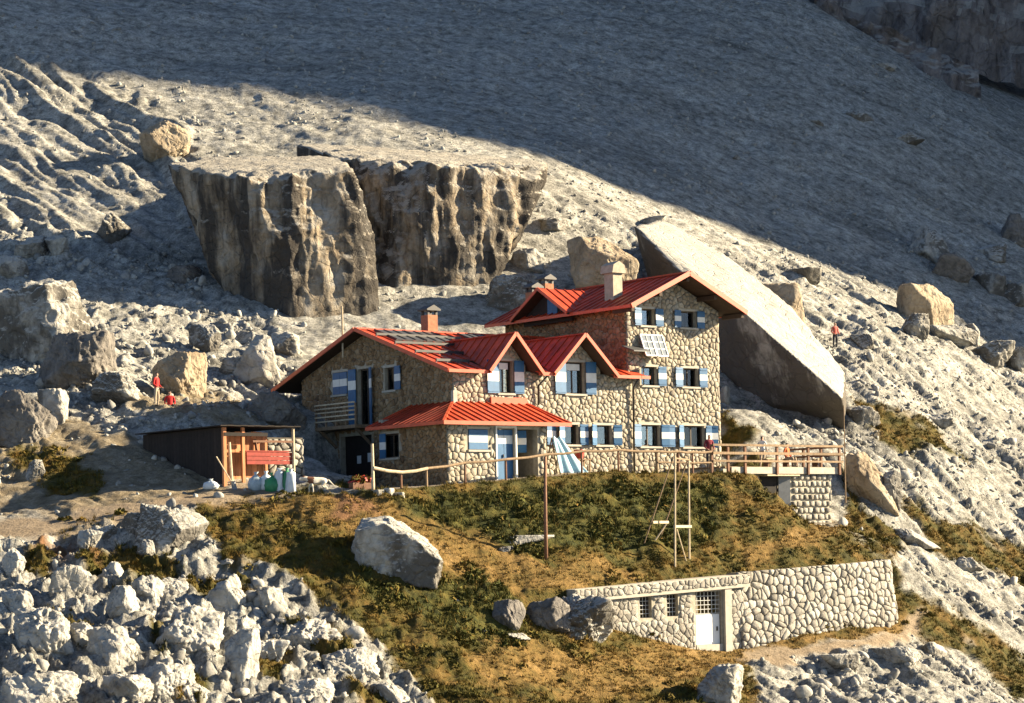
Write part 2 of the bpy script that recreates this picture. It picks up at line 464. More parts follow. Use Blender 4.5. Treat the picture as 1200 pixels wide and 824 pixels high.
M['white'] = simple('white_shutter_paint', (0.74, 0.74, 0.70), 0.55, 0.08, 5, 0.3)
M['palewall'] = simple('white_door_paint', (0.82, 0.82, 0.79), 0.5, 0.05, 3, 0.3)
M['framewood'] = simple('dark_window_frame', (0.07, 0.05, 0.035), 0.6, 0.2, 8)
M['collector'] = simple('dark_collector', (0.07, 0.072, 0.075), 0.5, 0.2, 4, 0.4)
M['curtain'] = simple('grey_curtain', (0.20, 0.20, 0.20), 0.95, 0.2, 9)
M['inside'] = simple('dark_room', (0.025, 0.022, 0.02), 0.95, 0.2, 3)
M['wood'] = simple('weathered_wood', (0.24, 0.165, 0.10), 0.85, 0.35, 9, rnd=0.4, stretch=(1, 1, 0.4))
M['palewood'] = simple('pale_bare_wood', (0.50, 0.41, 0.28), 0.8, 0.25, 8, rnd=0.2)
M['brownwood'] = simple('brown_rail_wood', (0.17, 0.085, 0.05), 0.8, 0.3, 8, rnd=0.4)
M['orangewood'] = simple('orange_board', (0.50, 0.20, 0.085), 0.75, 0.25, 6, rnd=0.4, stretch=(1, 1, 0.3))
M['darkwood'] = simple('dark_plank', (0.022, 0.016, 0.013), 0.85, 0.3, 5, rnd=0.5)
M['metal'] = simple('dark_pipe_metal', (0.028, 0.024, 0.022), 0.5, 0.2, 5, 0.5)
M['grey_metal'] = simple('grey_sheet', (0.18, 0.19, 0.20), 0.5, 0.2, 4, 0.4)
M['bars'] = simple('pale_iron_bar', (0.50, 0.50, 0.47), 0.5, 0.1, 5)
M['chimney'] = simple('chimney_render', (0.42, 0.36, 0.28), 0.9, 0.25, 4, bmp=0.02)
M['brick'] = simple('chimney_brick', (0.36, 0.16, 0.09), 0.9, 0.3, 6, bmp=0.02)
M['solar'] = simple('solar_cell', (0.13, 0.16, 0.20), 0.25, 0.15, 6, 0.6)
M['cloth'] = simple('pale_blue_cloth', (0.36, 0.56, 0.66), 0.9, 0.15, 5)
M['bucket'] = simple('red_plastic', (0.50, 0.05, 0.035), 0.45, 0.1, 4, 0.5)
M['bagwhite'] = simple('white_bag', (0.62, 0.66, 0.68), 0.5, 0.12, 6, 0.4)
M['baggreen'] = simple('green_bag', (0.03, 0.22, 0.09), 0.5, 0.2, 6, 0.4)
M['baggrey'] = simple('grey_blue_bag', (0.34, 0.42, 0.47), 0.5, 0.2, 6, 0.4)
M['redwood'] = simple('dark_red_board', (0.27, 0.035, 0.022), 0.7, 0.25, 6, rnd=0.2)
M['skin'] = simple('skin', (0.45, 0.26, 0.18), 0.6, 0.08, 8)
M['hair'] = simple('dark_hair', (0.03, 0.02, 0.015), 0.7, 0.2, 20)
M['fur'] = simple('white_fur', (0.66, 0.60, 0.50), 0.95, 0.15, 12)
M['furbrown'] = simple('brown_fur', (0.16, 0.07, 0.04), 0.95, 0.2, 12)
gm, nt, p = mat('window_glass')
nt.nodes.remove(p)
tr = nt.nodes.new('ShaderNodeBsdfTransparent'); tr.inputs[0].default_value = (0.75, 0.8, 0.8, 1)
gl = nt.nodes.new('ShaderNodeBsdfGlossy'); gl.inputs['Roughness'].default_value = 0.03
fr = nt.nodes.new('ShaderNodeFresnel'); mx = nt.nodes.new('ShaderNodeMixShader')
nt.links.new(fr.outputs[0], mx.inputs[0]); nt.links.new(tr.outputs[0], mx.inputs[1]); nt.links.new(gl.outputs[0], mx.inputs[2])
nt.links.new(mx.outputs[0], nt.nodes['Material Output'].inputs[0])
M['glass'] = gm

# ground: limestone scree, grass, dry grass, trodden path, by masks stored on the mesh
gm, nt, p = mat('mountain_ground')
def attr(nt, n):
    a = nt.nodes.new('ShaderNodeAttribute'); a.attribute_name = n
    return a.outputs['Fac']
v = pos(nt)
n_big = tnoise(nt, v, 0.16, 5, 0.6)
n_mid = tnoise(nt, v, 1.3, 7, 0.7)
n_fin = tnoise(nt, v, 6.5, 5, 0.75)
scree = ramp(nt, n_mid, [(0.36, (0.135, 0.132, 0.118)), (0.44, (0.24, 0.235, 0.212)), (0.52, (0.33, 0.322, 0.292)), (0.62, (0.44, 0.43, 0.39))])
scree = mixc(nt, 0.35, scree, ramp(nt, n_big, [(0.35, (0.68, 0.66, 0.62)), (0.6, (1, 1, 1))]), 'MULTIPLY')
scree = mixc(nt, 0.7, scree, ramp(nt, n_fin, [(0.36, (0.25, 0.245, 0.24)), (0.48, (0.88, 0.88, 0.88)), (0.64, (1.3, 1.3, 1.3))]), 'MULTIPLY')
gr_n = tnoise(nt, v, 0.85, 7, 0.72)
gcol = ramp(nt, gr_n, [(0.30, (0.020, 0.020, 0.004)), (0.42, (0.055, 0.050, 0.008)), (0.52, (0.088, 0.064, 0.012)), (0.62, (0.13, 0.078, 0.016)), (0.74, (0.17, 0.125, 0.04))])
lcol = ramp(nt, gr_n, [(0.30, (0.014, 0.017, 0.004)), (0.45, (0.040, 0.045, 0.008)), (0.58, (0.082, 0.072, 0.012)), (0.75, (0.15, 0.10, 0.02))])
dcol = ramp(nt, gr_n, [(0.30, (0.06, 0.05, 0.012)), (0.44, (0.135, 0.088, 0.022)), (0.58, (0.20, 0.122, 0.036)), (0.75, (0.28, 0.195, 0.085))])
grass = mixc(nt, attr(nt, 'lush'), gcol, lcol)
grass = mixc(nt, attr(nt, 'dry'), grass, dcol)
grass = mixc(nt, 0.6, grass, ramp(nt, n_fin, [(0.3, (0.3, 0.3, 0.3)), (0.55, (1.05, 1.05, 1.05))]), 'MULTIPLY')
ns = tnoise(nt, pos(nt, (0.035, 0.42, 0.15), (0, 0, R_(51.5))), 1.0, 6, 0.65)
scree = mixc(nt, 0.75, scree, ramp(nt, ns, [(0.30, (0.42, 0.42, 0.42)), (0.43, (0.85, 0.85, 0.85)), (0.52, (1.0, 1.0, 1.0)), (0.68, (1.2, 1.2, 1.2))]), 'MULTIPLY')
soilc = ramp(nt, n_mid, [(0.3, (0.13, 0.098, 0.055)), (0.5, (0.22, 0.17, 0.10)), (0.68, (0.32, 0.27, 0.19))])
soilc = mixc(nt, 0.6, soilc, ramp(nt, n_fin, [(0.3, (0.4, 0.4, 0.4)), (0.55, (1.05, 1.05, 1.05))]), 'MULTIPLY')
scree = mixc(nt, mathn(nt, 'MULTIPLY', attr(nt, 'soil'), 0.85), scree, soilc)
c = mixc(nt, attr(nt, 'grass'), scree, grass)
pathc = ramp(nt, n_mid, [(0.3, (0.20, 0.15, 0.098)), (0.7, (0.31, 0.245, 0.17))])
c = mixc(nt, attr(nt, 'path'), c, pathc)
c = mixc(nt, attr(nt, 'red'), c, ramp(nt, n_mid, [(0.3, (0.12, 0.06, 0.025)), (0.7, (0.22, 0.115, 0.055))]))
nt.links.new(c, p.inputs['Base Color'])
b = bump(nt, n_mid, 0.9, 0.36)
b = bump(nt, n_fin, 0.9, 0.09, b)
nt.links.new(b, p.inputs['Normal'])
M['ground'] = gm

gm, nt, p = mat('alpine_grass_blades')
v = pos(nt)
gr_n = tnoise(nt, v, 0.85, 7, 0.72)
g = nt.nodes.new('ShaderNodeNewGeometry')
c = ramp(nt, gr_n, [(0.30, (0.022, 0.022, 0.004)), (0.42, (0.062, 0.056, 0.008)), (0.52, (0.10, 0.072, 0.012)), (0.62, (0.155, 0.09, 0.017)), (0.74, (0.19, 0.14, 0.04))])
c = mixc(nt, attr(nt, 'dry'), c, ramp(nt, g.outputs['Random Per Island'], [(0.0, (0.09, 0.068, 0.014)), (0.5, (0.18, 0.112, 0.028)), (0.85, (0.24, 0.14, 0.038)), (1.0, (0.31, 0.20, 0.07))]))
c = mixc(nt, attr(nt, 'lush'), c, ramp(nt, g.outputs['Random Per Island'], [(0.0, (0.016, 0.020, 0.004)), (0.5, (0.048, 0.054, 0.008)), (0.85, (0.10, 0.082, 0.014)), (1.0, (0.17, 0.10, 0.02))]))
nt.links.new(c, p.inputs['Base Color'])
M['blades'] = gm
M['scree'] = stone_mat('scree_stone', [(0, (0.24, 0.235, 0.22)), (0.4, (0.38, 0.37, 0.34)), (0.85, (0.48, 0.47, 0.43)), (1, (0.20, 0.195, 0.18))], 0.03)

# ------------------------------------------------------------------ object helpers
def link(name, me, parent=None, loc=None, rotz=None):
    o = bpy.data.objects.new(name, me); COL.objects.link(o)
    if parent is not None: o.parent = parent
    if loc is not None: o.location = loc
    if rotz is not None: o.rotation_euler = (0, 0, rotz)
    return o

def tag(o, label=None, cat=None, group=None, kind=None):
    if label: o['label'] = label
    if cat: o['category'] = cat
    if group: o['group'] = group
    if kind: o['kind'] = kind
    return o

def empty(name, loc, rotz, label, cat, group=None):
    o = link(name, None, None, loc, rotz); o.empty_display_size = 0.5
    return tag(o, label, cat, group)

def np_mesh(name, V, Fq, mats, smooth=False, midx=None):
    """mesh from an (n,3) array and an (m,3|4) array of faces"""
    me = bpy.data.meshes.new(name)
    V = np.ascontiguousarray(V, dtype=np.float32); Fq = np.ascontiguousarray(Fq, dtype=np.int32)
    k = Fq.shape[1]
    me.vertices.add(len(V)); me.vertices.foreach_set('co', V.ravel())
    me.loops.add(Fq.size); me.loops.foreach_set('vertex_index', Fq.ravel())
    me.polygons.add(len(Fq)); me.polygons.foreach_set('loop_start', np.arange(0, Fq.size, k, dtype=np.int32))
    if smooth: me.polygons.foreach_set('use_smooth', np.ones(len(Fq), bool))
    if midx is not None: me.polygons.foreach_set('material_index', np.ascontiguousarray(midx, dtype=np.int32))
    for m in (mats if isinstance(mats, (list, tuple)) else [mats]): me.materials.append(m)
    me.update(); me.validate()
    return me

def setattr_(me, name, vals):
    a = me.attributes.new(name, 'FLOAT', 'POINT'); a.data.foreach_set('value', np.ascontiguousarray(vals, dtype=np.float32))

class MB:
    """collects boxes, prisms and tubes, then links them as one mesh object"""
    def __init__(self): self.v = []; self.f = []; self.m = []
    def add(self, vs, fs, mi=0):
        n = len(self.v); self.v += [tuple(map(float, p)) for p in vs]; self.f += [tuple(i + n for i in f) for f in fs]; self.m += [mi] * len(fs)
    def box(self, a, b, mi=0, fn=None):
        (x0, y0, z0), (x1, y1, z1) = a, b
        vs = [(x, y, z) for x in (x0, x1) for y in (y0, y1) for z in (z0, z1)]
        if fn: vs = [fn(*p) for p in vs]
        self.add(vs, [(0, 1, 3, 2), (4, 6, 7, 5), (0, 4, 5, 1), (2, 3, 7, 6), (0, 2, 6, 4), (1, 5, 7, 3)], mi)
    def bar(self, p, q, w, h=None, mi=0, up=(0, 0, 1)):
        p, q = Vector(p), Vector(q); h = h or w; d = (q - p).normalized(); s = d.cross(Vector(up))
        if s.length < 1e-4: s = d.cross(Vector((1, 0, 0)))
        s.normalize(); t = s.cross(d).normalized(); s = s * w / 2; t = t * h / 2
        vs = [e + s * i + t * j for e in (p, q) for i, j in ((-1, -1), (1, -1), (1, 1), (-1, 1))]
        self.add(vs, [(3, 2, 1, 0), (4, 5, 6, 7), (0, 1, 5, 4), (1, 2, 6, 5), (2, 3, 7, 6), (3, 0, 4, 7)], mi)
    def tube(self, pts, rad, n=8, mi=0):
        pts = [Vector(p) for p in pts]; rings = []
        rad = rad if isinstance(rad, (list, tuple)) else [rad] * len(pts)
        vs = []
        for i, p in enumerate(pts):
            d = (pts[min(i + 1, len(pts) - 1)] - pts[max(i - 1, 0)]).normalized()
            s = d.cross(Vector((0, 0, 1)))
            if s.length < 1e-3: s = Vector((1, 0, 0))
            s.normalize(); t = d.cross(s)
            vs += [p + (s * math.cos(a) + t * math.sin(a)) * rad[i] for a in [2 * math.pi * k / n for k in range(n)]]
        fs = [(i * n + k, i * n + (k + 1) % n, (i + 1) * n + (k + 1) % n, (i + 1) * n + k) for i in range(len(pts) - 1) for k in range(n)]
        fs += [tuple(range(n - 1, -1, -1)), tuple((len(pts) - 1) * n + k for k in range(n))]
        self.add(vs, fs, mi)
    def prism(self, poly, depth, mi=0):
        """poly: list of 3d points, depth: offset vector"""
        n = len(poly); d = Vector(depth); a = [Vector(p) for p in poly]; b = [p + d for p in a]
        self.add(a + b, [tuple(range(n - 1, -1, -1)), tuple(range(n, 2 * n))] + [(i, (i + 1) % n, n + (i + 1) % n, n + i) for i in range(n)], mi)
    def build(self, name, mats, parent=None, loc=None, rotz=None, smooth=False, bevel=0.0):
        me = bpy.data.meshes.new(name)
        mats = mats if isinstance(mats, (list, tuple)) else [mats]
        me.from_pydata(self.v, [], self.f)
        for m in mats: me.materials.append(M[m] if isinstance(m, str) else m)
        me.polygons.foreach_set('material_index', self.m)
        bm = bmesh.new(); bm.from_mesh(me); bmesh.ops.recalc_face_normals(bm, faces=bm.faces)
        if bevel: bmesh.ops.bevel(bm, geom=list(bm.edges), offset=bevel, segments=1, affect='EDGES')
        bm.to_mesh(me); bm.free()
        if smooth: me.polygons.foreach_set('use_smooth', [True] * len(me.polygons))
        me.update()
        return link(name, me, parent, loc, rotz)

# ------------------------------------------------------------------ the ground sheet
def build_ground():
    Ys = np.concatenate([np.arange(-118, -46, 3.0), np.arange(-46, 14, 0.17), np.arange(14, 60, 0.27), np.arange(60, 125, 0.42), np.arange(125, 330, 4.0)])
    c = 2.35 / F
    As = np.concatenate([-np.geomspace(2.2, 0.236, 26)[:-1], np.arange(-0.236, 0.236, c), np.geomspace(0.236, 2.2, 26)])
    s = Ys + D
    X = (As[None, :] * np.maximum(s, 25)[:, None]).ravel(); Y = np.repeat(Ys, len(As))
    Z, m, tk = height(X, Y, True)
    nr, nc = len(Ys), len(As)
    i = (np.arange(nr - 1)[:, None] * nc + np.arange(nc - 1)[None, :]).ravel()
    me = np_mesh('ground', np.c_[X, Y, Z], np.c_[i, i + 1, i + nc + 1, i + nc], M['ground'], True)
    g = m['grass'] * (1 - sstep(tk, .95, 1.0))
    setattr_(me, 'grass', g); setattr_(me, 'dry', m['dry']); setattr_(me, 'lush', m['lush'])
    setattr_(me, 'path', np.maximum(m['path'], sstep(tk, .95, 1) * 0.8)); setattr_(me, 'red', m['red']); setattr_(me, 'soil', m['soil'])
    o = link('ground', me)
    tag(o, kind='structure', label='rocky mountainside of pale scree, turf and worn footpath', cat='ground')
build_ground()

# ------------------------------------------------------------------ rocks
_ICO = {}
def ico(sub):
    if sub not in _ICO:
        bm = bmesh.new(); bmesh.ops.create_icosphere(bm, subdivisions=sub, radius=1.0)
        V = np.array([v.co[:] for v in bm.verts]); V /= np.linalg.norm(V, axis=1)[:, None]
        Fc = np.array([[v.index for v in f.verts] for f in bm.faces]); bm.free()
        _ICO[sub] = (V, Fc)
    return _ICO[sub]

def hull_planes(pts):
    bm = bmesh.new()
    for p in pts: bm.verts.new(p)
    bmesh.ops.convex_hull(bm, input=bm.verts)
    bm.faces.ensure_lookup_table(); c = Vector(np.mean(np.array(pts), axis=0)); out = []
    for f in bm.faces:
        f.normal_update(); n = f.normal.copy(); d = n.dot(f.verts[0].co - c)
        if d < 0: n, d = -n, -d
        if d > 1e-6: out.append((n[:], d))
    bm.free()
    return np.array(c[:]), np.array([o[0] for o in out]), np.array([o[1] for o in out])

def rock_verts(N, dist, dims, sub, seed, amp=0.1, k=16, strata=0.0, flute=0.0, fine=1.0):
    V, Fc = ico(sub)
    E = V * dims
    q = (E @ N.T) / dist[None, :]
    q = np.maximum(q, 1e-4)
    r = (q ** k).sum(1) ** (-1.0 / k)
    P = E * r[:, None]
    size = float(np.mean(dims)); nd = V * dims; nd = nd / np.linalg.norm(nd, axis=1)[:, None]
    o = seed * 13.7
    rg = np.random.RandomState(int(seed) + 5)
    axv = rg.normal(size=3) * np.array([.5, .5, 1]); axv /= np.linalg.norm(axv)
    hgt = (P @ axv) / (size * 0.34) + 0.5 * pn(P / (size * 0.8) + o)
    saw = hgt - np.floor(hgt); saw = np.where(saw < .8, saw / .8, (1 - saw) / .2)
    d = amp * size * (0.75 * ridge(P / (size * 0.62) + o, 2) + 0.42 * fine * ridge(P / (size * 0.21) + o, 2) + 0.16 * fine * fbm(P / (size * 0.06) + o, 2) + 0.38 * (saw - .5))
    if strata:
        hz_ = P[:, 2] / 1.35 + 0.35 * pn(P / 3.5 + o); sw_ = hz_ - np.floor(hz_); sw_ = np.where(sw_ < .85, sw_ / .85, (1 - sw_) / .15)
        d += strata * (sw_ - .5) + 0.8 * strata * pn(np.c_[P[:, 0] * 0.1, P[:, 1] * 0.1, P[:, 2] * 0.5] + o)
    if flute:
        c4 = np.c_[P[:, 0] / 2.3, P[:, 1] / 2.3, P[:, 2] / 8.0] + o
        d += flute * (ridge(c4, 3) * 0.9 + 0.14 * fbm(P / 0.7 + o, 3)) * sstep(1 - np.abs(V[:, 2]), 0.05, .5)
    return P + nd * d[:, None], Fc

def random_planes(rng, n=15, flat=0.0):
    N = rng.normal(size=(n, 3)); N /= np.linalg.norm(N, axis=1)[:, None]
    N = np.r_[N, [[0, 0, -1]], [[0, 0, 1]]]
    d = np.r_[rng.uniform(0.66, 0.98, n), [0.9, rng.uniform(0.75, 1.0)]]
    return N, d

ROCKGROUP = 'limestone boulders lying on the mountainside'
def boulder(px, py, w, h, label, material='stain_shade_lime', name='boulder', seed=None, dep=0.85, sub=None, amp=0.10, sink=0.22, lean=0.0, yoff=0.0):
    """a boulder whose foot shows at pixel (px, py) and which is w by h pixels in the picture"""
    seed = seed if seed is not None else int(px * 7 + py * 3) % 9973
    rng = np.random.RandomState(seed)
    X, Y, Z = hit(px, py)
    Y += yoff
    mpp = (Y + D) / F
    W, Hh = w * mpp, h * mpp
    hx, hz = W / 2, Hh * (1 + sink) / 2
    hyd = W * dep / 2
    N, d = random_planes(rng)
    sub = sub or (6 if w > 60 else 5)
    dims = np.array([hx, hyd, hz]) * 1.12
    Nn = N / dims; l = np.linalg.norm(Nn, axis=1); 
    V, Fc = rock_verts(Nn / l[:, None], d / l, dims, sub, seed % 97, amp, 44)
    ext = V.max(0) - V.min(0)
    V = V * (np.array([W, W * dep, Hh * (1 + sink)]) / ext)
    V -= np.array([(V[:, 0].max() + V[:, 0].min()) / 2, (V[:, 1].max() + V[:, 1].min()) / 2, V[:, 2].min()])
    V[:, 0] += lean * (V[:, 2] - Hh / 2)
    yc = Y + hyd * 0.75
    X = X * (yc + D) / (Y + D)
    me = np_mesh(name, V, Fc, M[material], True)
    o = link(name, me, None, (X, yc, Z - sink * Hh))
    o['label'] = label; o['category'] = 'boulder'; o['group'] = ROCKGROUP
    return o

def hull_rock(name, pts, label, material, cat='rock', sub=6, seed=1, amp=0.04, k=22, strata=0.0, flute=0.0, fine=1.0):
    c, N, d = hull_planes(pts)
    P = np.array(pts); dims = (P.max(0) - P.min(0)) / 2
    V, Fc = rock_verts(N, d, dims, sub, seed, amp, k, strata, flute, fine)
    zb = V[:, 2].min()
    V[:, 2] -= zb
    me = np_mesh(name, V, Fc, M[material], True)
    o = link(name, me, None, (c[0], c[1], c[2] + zb))
    return tag(o, label, cat)

# flat-topped leaning monolith on the left
hull_rock('monolith', [wp(193, 194, 25), wp(300, 212, 21.0), wp(413, 197, 22.5), wp(440, 290, 22.5), wp(446, 372, 22), wp(345, 392, 20), wp(266, 352, 23),
                       wp(238, 183, 33), wp(400, 182, 34), wp(420, 380, 33), wp(285, 360, 32), wp(228, 272, 24.5)],
          'flat-topped overhanging rock tower with dark stained face, left of the pair', 'monolith', 'rock', 7, 3, 0.022, 60, 0.045, 0.40)
hull_rock('monolith', [wp(345, 168, 42), wp(400, 182, 31), wp(520, 194, 27.0), wp(640, 196, 32), wp(636, 215, 30), wp(600, 300, 28.5), wp(560, 372, 27), wp(440, 382, 25.5),
                       wp(420, 200, 29), wp(410, 380, 30), wp(640, 190, 46), wp(380, 166, 47), wp(560, 360, 42), wp(420, 370, 42)],
          'broad dark-streaked rock tower behind the hut, right of the pair', 'monolith', 'rock', 7, 8, 0.022, 60, 0.045, 0.50)
# the long tilted slab right of the tower
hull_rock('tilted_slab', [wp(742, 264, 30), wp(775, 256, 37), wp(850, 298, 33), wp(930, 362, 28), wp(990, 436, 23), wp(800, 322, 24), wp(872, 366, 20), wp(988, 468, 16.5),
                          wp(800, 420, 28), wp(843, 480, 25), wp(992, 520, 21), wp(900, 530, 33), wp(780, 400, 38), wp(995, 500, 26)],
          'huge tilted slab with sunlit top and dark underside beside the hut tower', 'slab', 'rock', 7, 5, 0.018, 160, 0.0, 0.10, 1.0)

B = boulder
B(195, 186, 62, 48, 'round tan boulder perched beyond the left rock tower', 'tanrock', dep=0.95, amp=0.07, sink=0.08)
B(133, 286, 44, 38, 'pale pointed boulder alone on the sunlit gravel slope')
B(30, 428, 150, 108, 'largest pale boulder at the left edge, sloping to the right', amp=0.09, dep=0.7)
B(92, 452, 98, 66, 'dark weathered boulder in front of the largest pale left-edge boulder', 'greyrock', yoff=-1.0)
B(140, 472, 64, 38, 'smooth pale boulder right of the dark weathered boulder', yoff=-0.5)
B(240, 414, 40, 36, 'small lone boulder below the left rock tower')
B(210, 462, 66, 52, 'brown boulder beside the person in the red top', 'tanrock')
B(302, 452, 58, 62, 'tall pitted boulder between hut and rock tower')
B(330, 418, 44, 30, 'low pale boulder just left of the hut roof edge')
B(322, 502, 78, 44, 'broad grey rock right behind the shed roof', 'greyrock')
B(272, 438, 30, 20, 'little boulder left of the tall pitted boulder')
B(30, 522, 78, 66, 'hollowed boulder at the left edge above the turf strip', 'greyrock')
B(62, 500, 36, 46, 'upright pale block against the hollowed boulder')
B(38, 302, 46, 28, 'flat grey boulder near the left edge below the rills')
B(66, 300, 30, 26, 'small blocky boulder beside the flat grey boulder')
B(14, 330, 40, 34, 'pale boulder cut by the left edge above the largest one')
B(215, 335, 44, 26, 'dark low boulder at the foot of the left rock tower', 'greyrock')
B(42, 560, 24, 22, 'small pale stone on the left turf strip')
# kerb stones and rock by the footpath
B(200, 652, 88, 64, 'large pale rock at the bend of the footpath', dep=0.7)
B(160, 630, 34, 30, 'rounded white stone left of the footpath rock')
B(134, 638, 36, 24, 'second white kerb stone along the footpath from the rock')
B(106, 642, 32, 22, 'third white kerb stone along the footpath from the rock')
B(171, 652, 22, 20, 'little stone on the turf below the kerb stones')
# the outcrop in the lower left corner
OUT = [(48, 760, 86, 60, 'bulging pale lump of the lower-left outcrop near the edge'), (82, 704, 46, 52, 'upright outcrop block below the red earth patch'),
       (17, 678, 30, 44, 'narrow outcrop pillar at the left edge below the path'), (222, 772, 84, 78, 'largest rounded grey dome of the lower-left outcrop'),
       (262, 718, 58, 56, 'outcrop block above the rounded grey dome'), (284, 802, 44, 82, 'tall fissured block right of the rounded grey dome'),
       (130, 784, 60, 62, 'leaning slab in the middle of the lower-left outcrop'), (147, 828, 66, 46, 'bottom-edge outcrop block below the leaning slab'),
       (188, 818, 80, 50, 'long bottom-edge block left of the grey dome'), (44, 836, 104, 60, 'flat corner ledge at the bottom left'),
       (318, 778, 48, 34, 'rounded stone right of the tall fissured block'), (362, 764, 84, 48, 'bright sloping ledge on the right side of the outcrop'),
       (410, 796, 72, 44, 'lower bright ledge descending toward the turf'), (360, 828, 64, 38, 'bottom-edge rock under the bright ledges'),
       (457, 832, 48, 38, 'last outcrop rock at the bottom before the turf'), (134, 686, 38, 34, 'small cube-like outcrop stone under the kerb stones'),
       (174, 702, 40, 34, 'paired outcrop stone right of the cube-like stone'), (143, 722, 40, 44, 'standing outcrop stone under the paired stones'),
       (204, 700, 36, 28, 'low outcrop stone left of the upper turf pocket'), (262, 670, 30, 18, 'flat white stone at the top of the outcrop'),
       (100, 762, 44, 40, 'rough outcrop knob between bulging lump and leaning slab'), (316, 720, 46, 40, 'bright outcrop shoulder above the rounded stone'),
       (230, 826, 56, 36, 'bottom-edge rock under the grey dome'), (20, 720, 40, 36, 'shadowed outcrop stone at the left edge')]
for i, (a, b_, c_, d_, l_) in enumerate(OUT):
    B(a, b_ - 2, c_, d_ * .78, l_, 'limestone', seed=40 + i * 17, amp=0.13, dep=1.0, sink=0.55)
# boulder on the turf slope, with its long shadow
bp = [wp(418, 622, -21.2), wp(424, 672, -20.8), wp(470, 682, -21.2), wp(509, 692, -21.2), wp(517, 655, -21.3), wp(486, 630, -21.2), wp(450, 613, -21.3), wp(424, 608, -19.2),
      wp(458, 604, -18.8), wp(503, 634, -18.6), wp(517, 655, -18.7), wp(420, 672, -18.6), wp(515, 692, -19.0), wp(412, 650, -20.0)]
hull_rock('boulder', bp, 'big pale boulder alone on the turf slope below the hut', 'stain_shade_lime', 'boulder', 6, 4, 0.075, 60, fine=1.4)['group'] = ROCKGROUP
B(678, 752, 92, 56, 'pale rock against the left end of the storage house', dep=0.8, sink=0.3, yoff=-0.3, amp=0.15)
B(640, 735, 60, 36, 'dark rock added for the shaded hollow left of the storage house', 'greyrock', sink=0.4)  # this dark rock and the next are added for the hollow's cast shadow
B(597, 742, 40, 40, 'dark rock added farthest left for the shaded hollow near the storage house', 'greyrock', sink=0.3)
B(605, 752, 34, 10, 'flat white stone in front of the dark hollow')
B(843, 826, 60, 48, 'pale rock at the bottom edge below the white door', amp=0.12)
B(620, 640, 60, 14, 'flat stone ledge on the turf near the lone pole', dep=0.5)
B(592, 648, 20, 8, 'small flat stone left of the flat ledge')
# right hand side
B(1018, 594, 54, 66, 'long brown-grey rock just right of the wooden deck', 'tanrock', lean=-0.25, sink=0.25)
B(1045, 598, 24, 48, 'narrow rock leaning on the long brown-grey rock')
B(1085, 386, 74, 56, 'brown square-cut boulder at the edge of the mountain shadow', 'tanrock', amp=0.07)
B(1088, 306, 48, 46, 'tall boulder highest on the right in the mountain shadow')
B(1112, 330, 60, 34, 'dark boulder below the tall shaded boulder', 'greyrock')
B(1160, 304, 44, 20, 'flat boulder by the right edge in the mountain shadow')
B(1160, 345, 36, 26, 'round boulder lower right in the mountain shadow')
B(1190, 360, 44, 30, 'boulder cut by the right edge in the mountain shadow')
B(1190, 285, 40, 36, 'upper right-edge boulder in the mountain shadow', 'greyrock')
B(918, 392, 54, 62, 'pale upright block behind the tilted slab', 'tanrock', amp=0.07, dep=0.7)
B(1072, 396, 34, 30, 'white pointed boulder in front of the brown square-cut boulder')
B(1118, 404, 62, 26, 'flat white slab right of the white pointed boulder')
B(1160, 428, 56, 30, 'grey boulder at the shadow line near the right edge')
B(1190, 436, 34, 30, 'white boulder at the right edge by the shadow line')
B(648, 272, 44, 20, 'flat rubble block on the slope right of the rock towers')
B(618, 320, 42, 32, 'white boulder at the right foot of the rock towers')
B(594, 366, 62, 46, 'angular pale rock between rock tower and hut roof')
B(703, 345, 84, 60, 'grey-brown rock right behind the tower chimney', 'tanrock', amp=0.06, yoff=-6)
B(765, 268, 34, 16, 'small boulder on top end of the tilted slab')
B(848, 474, 16, 22, 'small round white stone beside the tower wall', dep=1, amp=0.04)
B(1012, 500, 40, 26, 'pale boulder at the lower tip of the tilted slab')
B(1100, 500, 34, 16, 'white stone on the turf streak right of the slab')
B(1130, 670, 44, 18, 'dark flat stone on the lower right scree')
B(1075, 640, 60, 22, 'long low stone above the turf right of the retaining wall')
B(1050, 782, 66, 24, 'broad pale stone in the bottom right rubble')
B(985, 788, 50, 22, 'pale rubble stone below the retaining wall path')
B(1095, 770, 36, 18, 'smaller rubble stone right of the broad pale stone')
B(1010, 410, 30, 20, 'small stone left of the hiker on the right slope')
B(945, 330, 40, 18, 'small stone above the pale upright block')
B(1135, 402, 30, 24, 'block between flat white slab and grey shadow-line boulder')

B(1006, 142, 44, 14, 'low grey rock rib on the shaded scree, upper of two', 'stain_shade_lime', dep=.5)
B(1062, 168, 44, 16, 'low grey rock rib on the shaded scree, lower of two', 'stain_shade_lime', dep=.5)
B(862, 188, 18, 7, 'small grey stone alone on the shaded scree above the slab', 'stain_shade_lime')
B(955, 146, 20, 8, 'small grey stone left of the two grey rock ribs', 'stain_shade_lime')
B(1038, 82, 26, 9, 'grey stone highest on the scree below the cliff', 'stain_shade_lime')
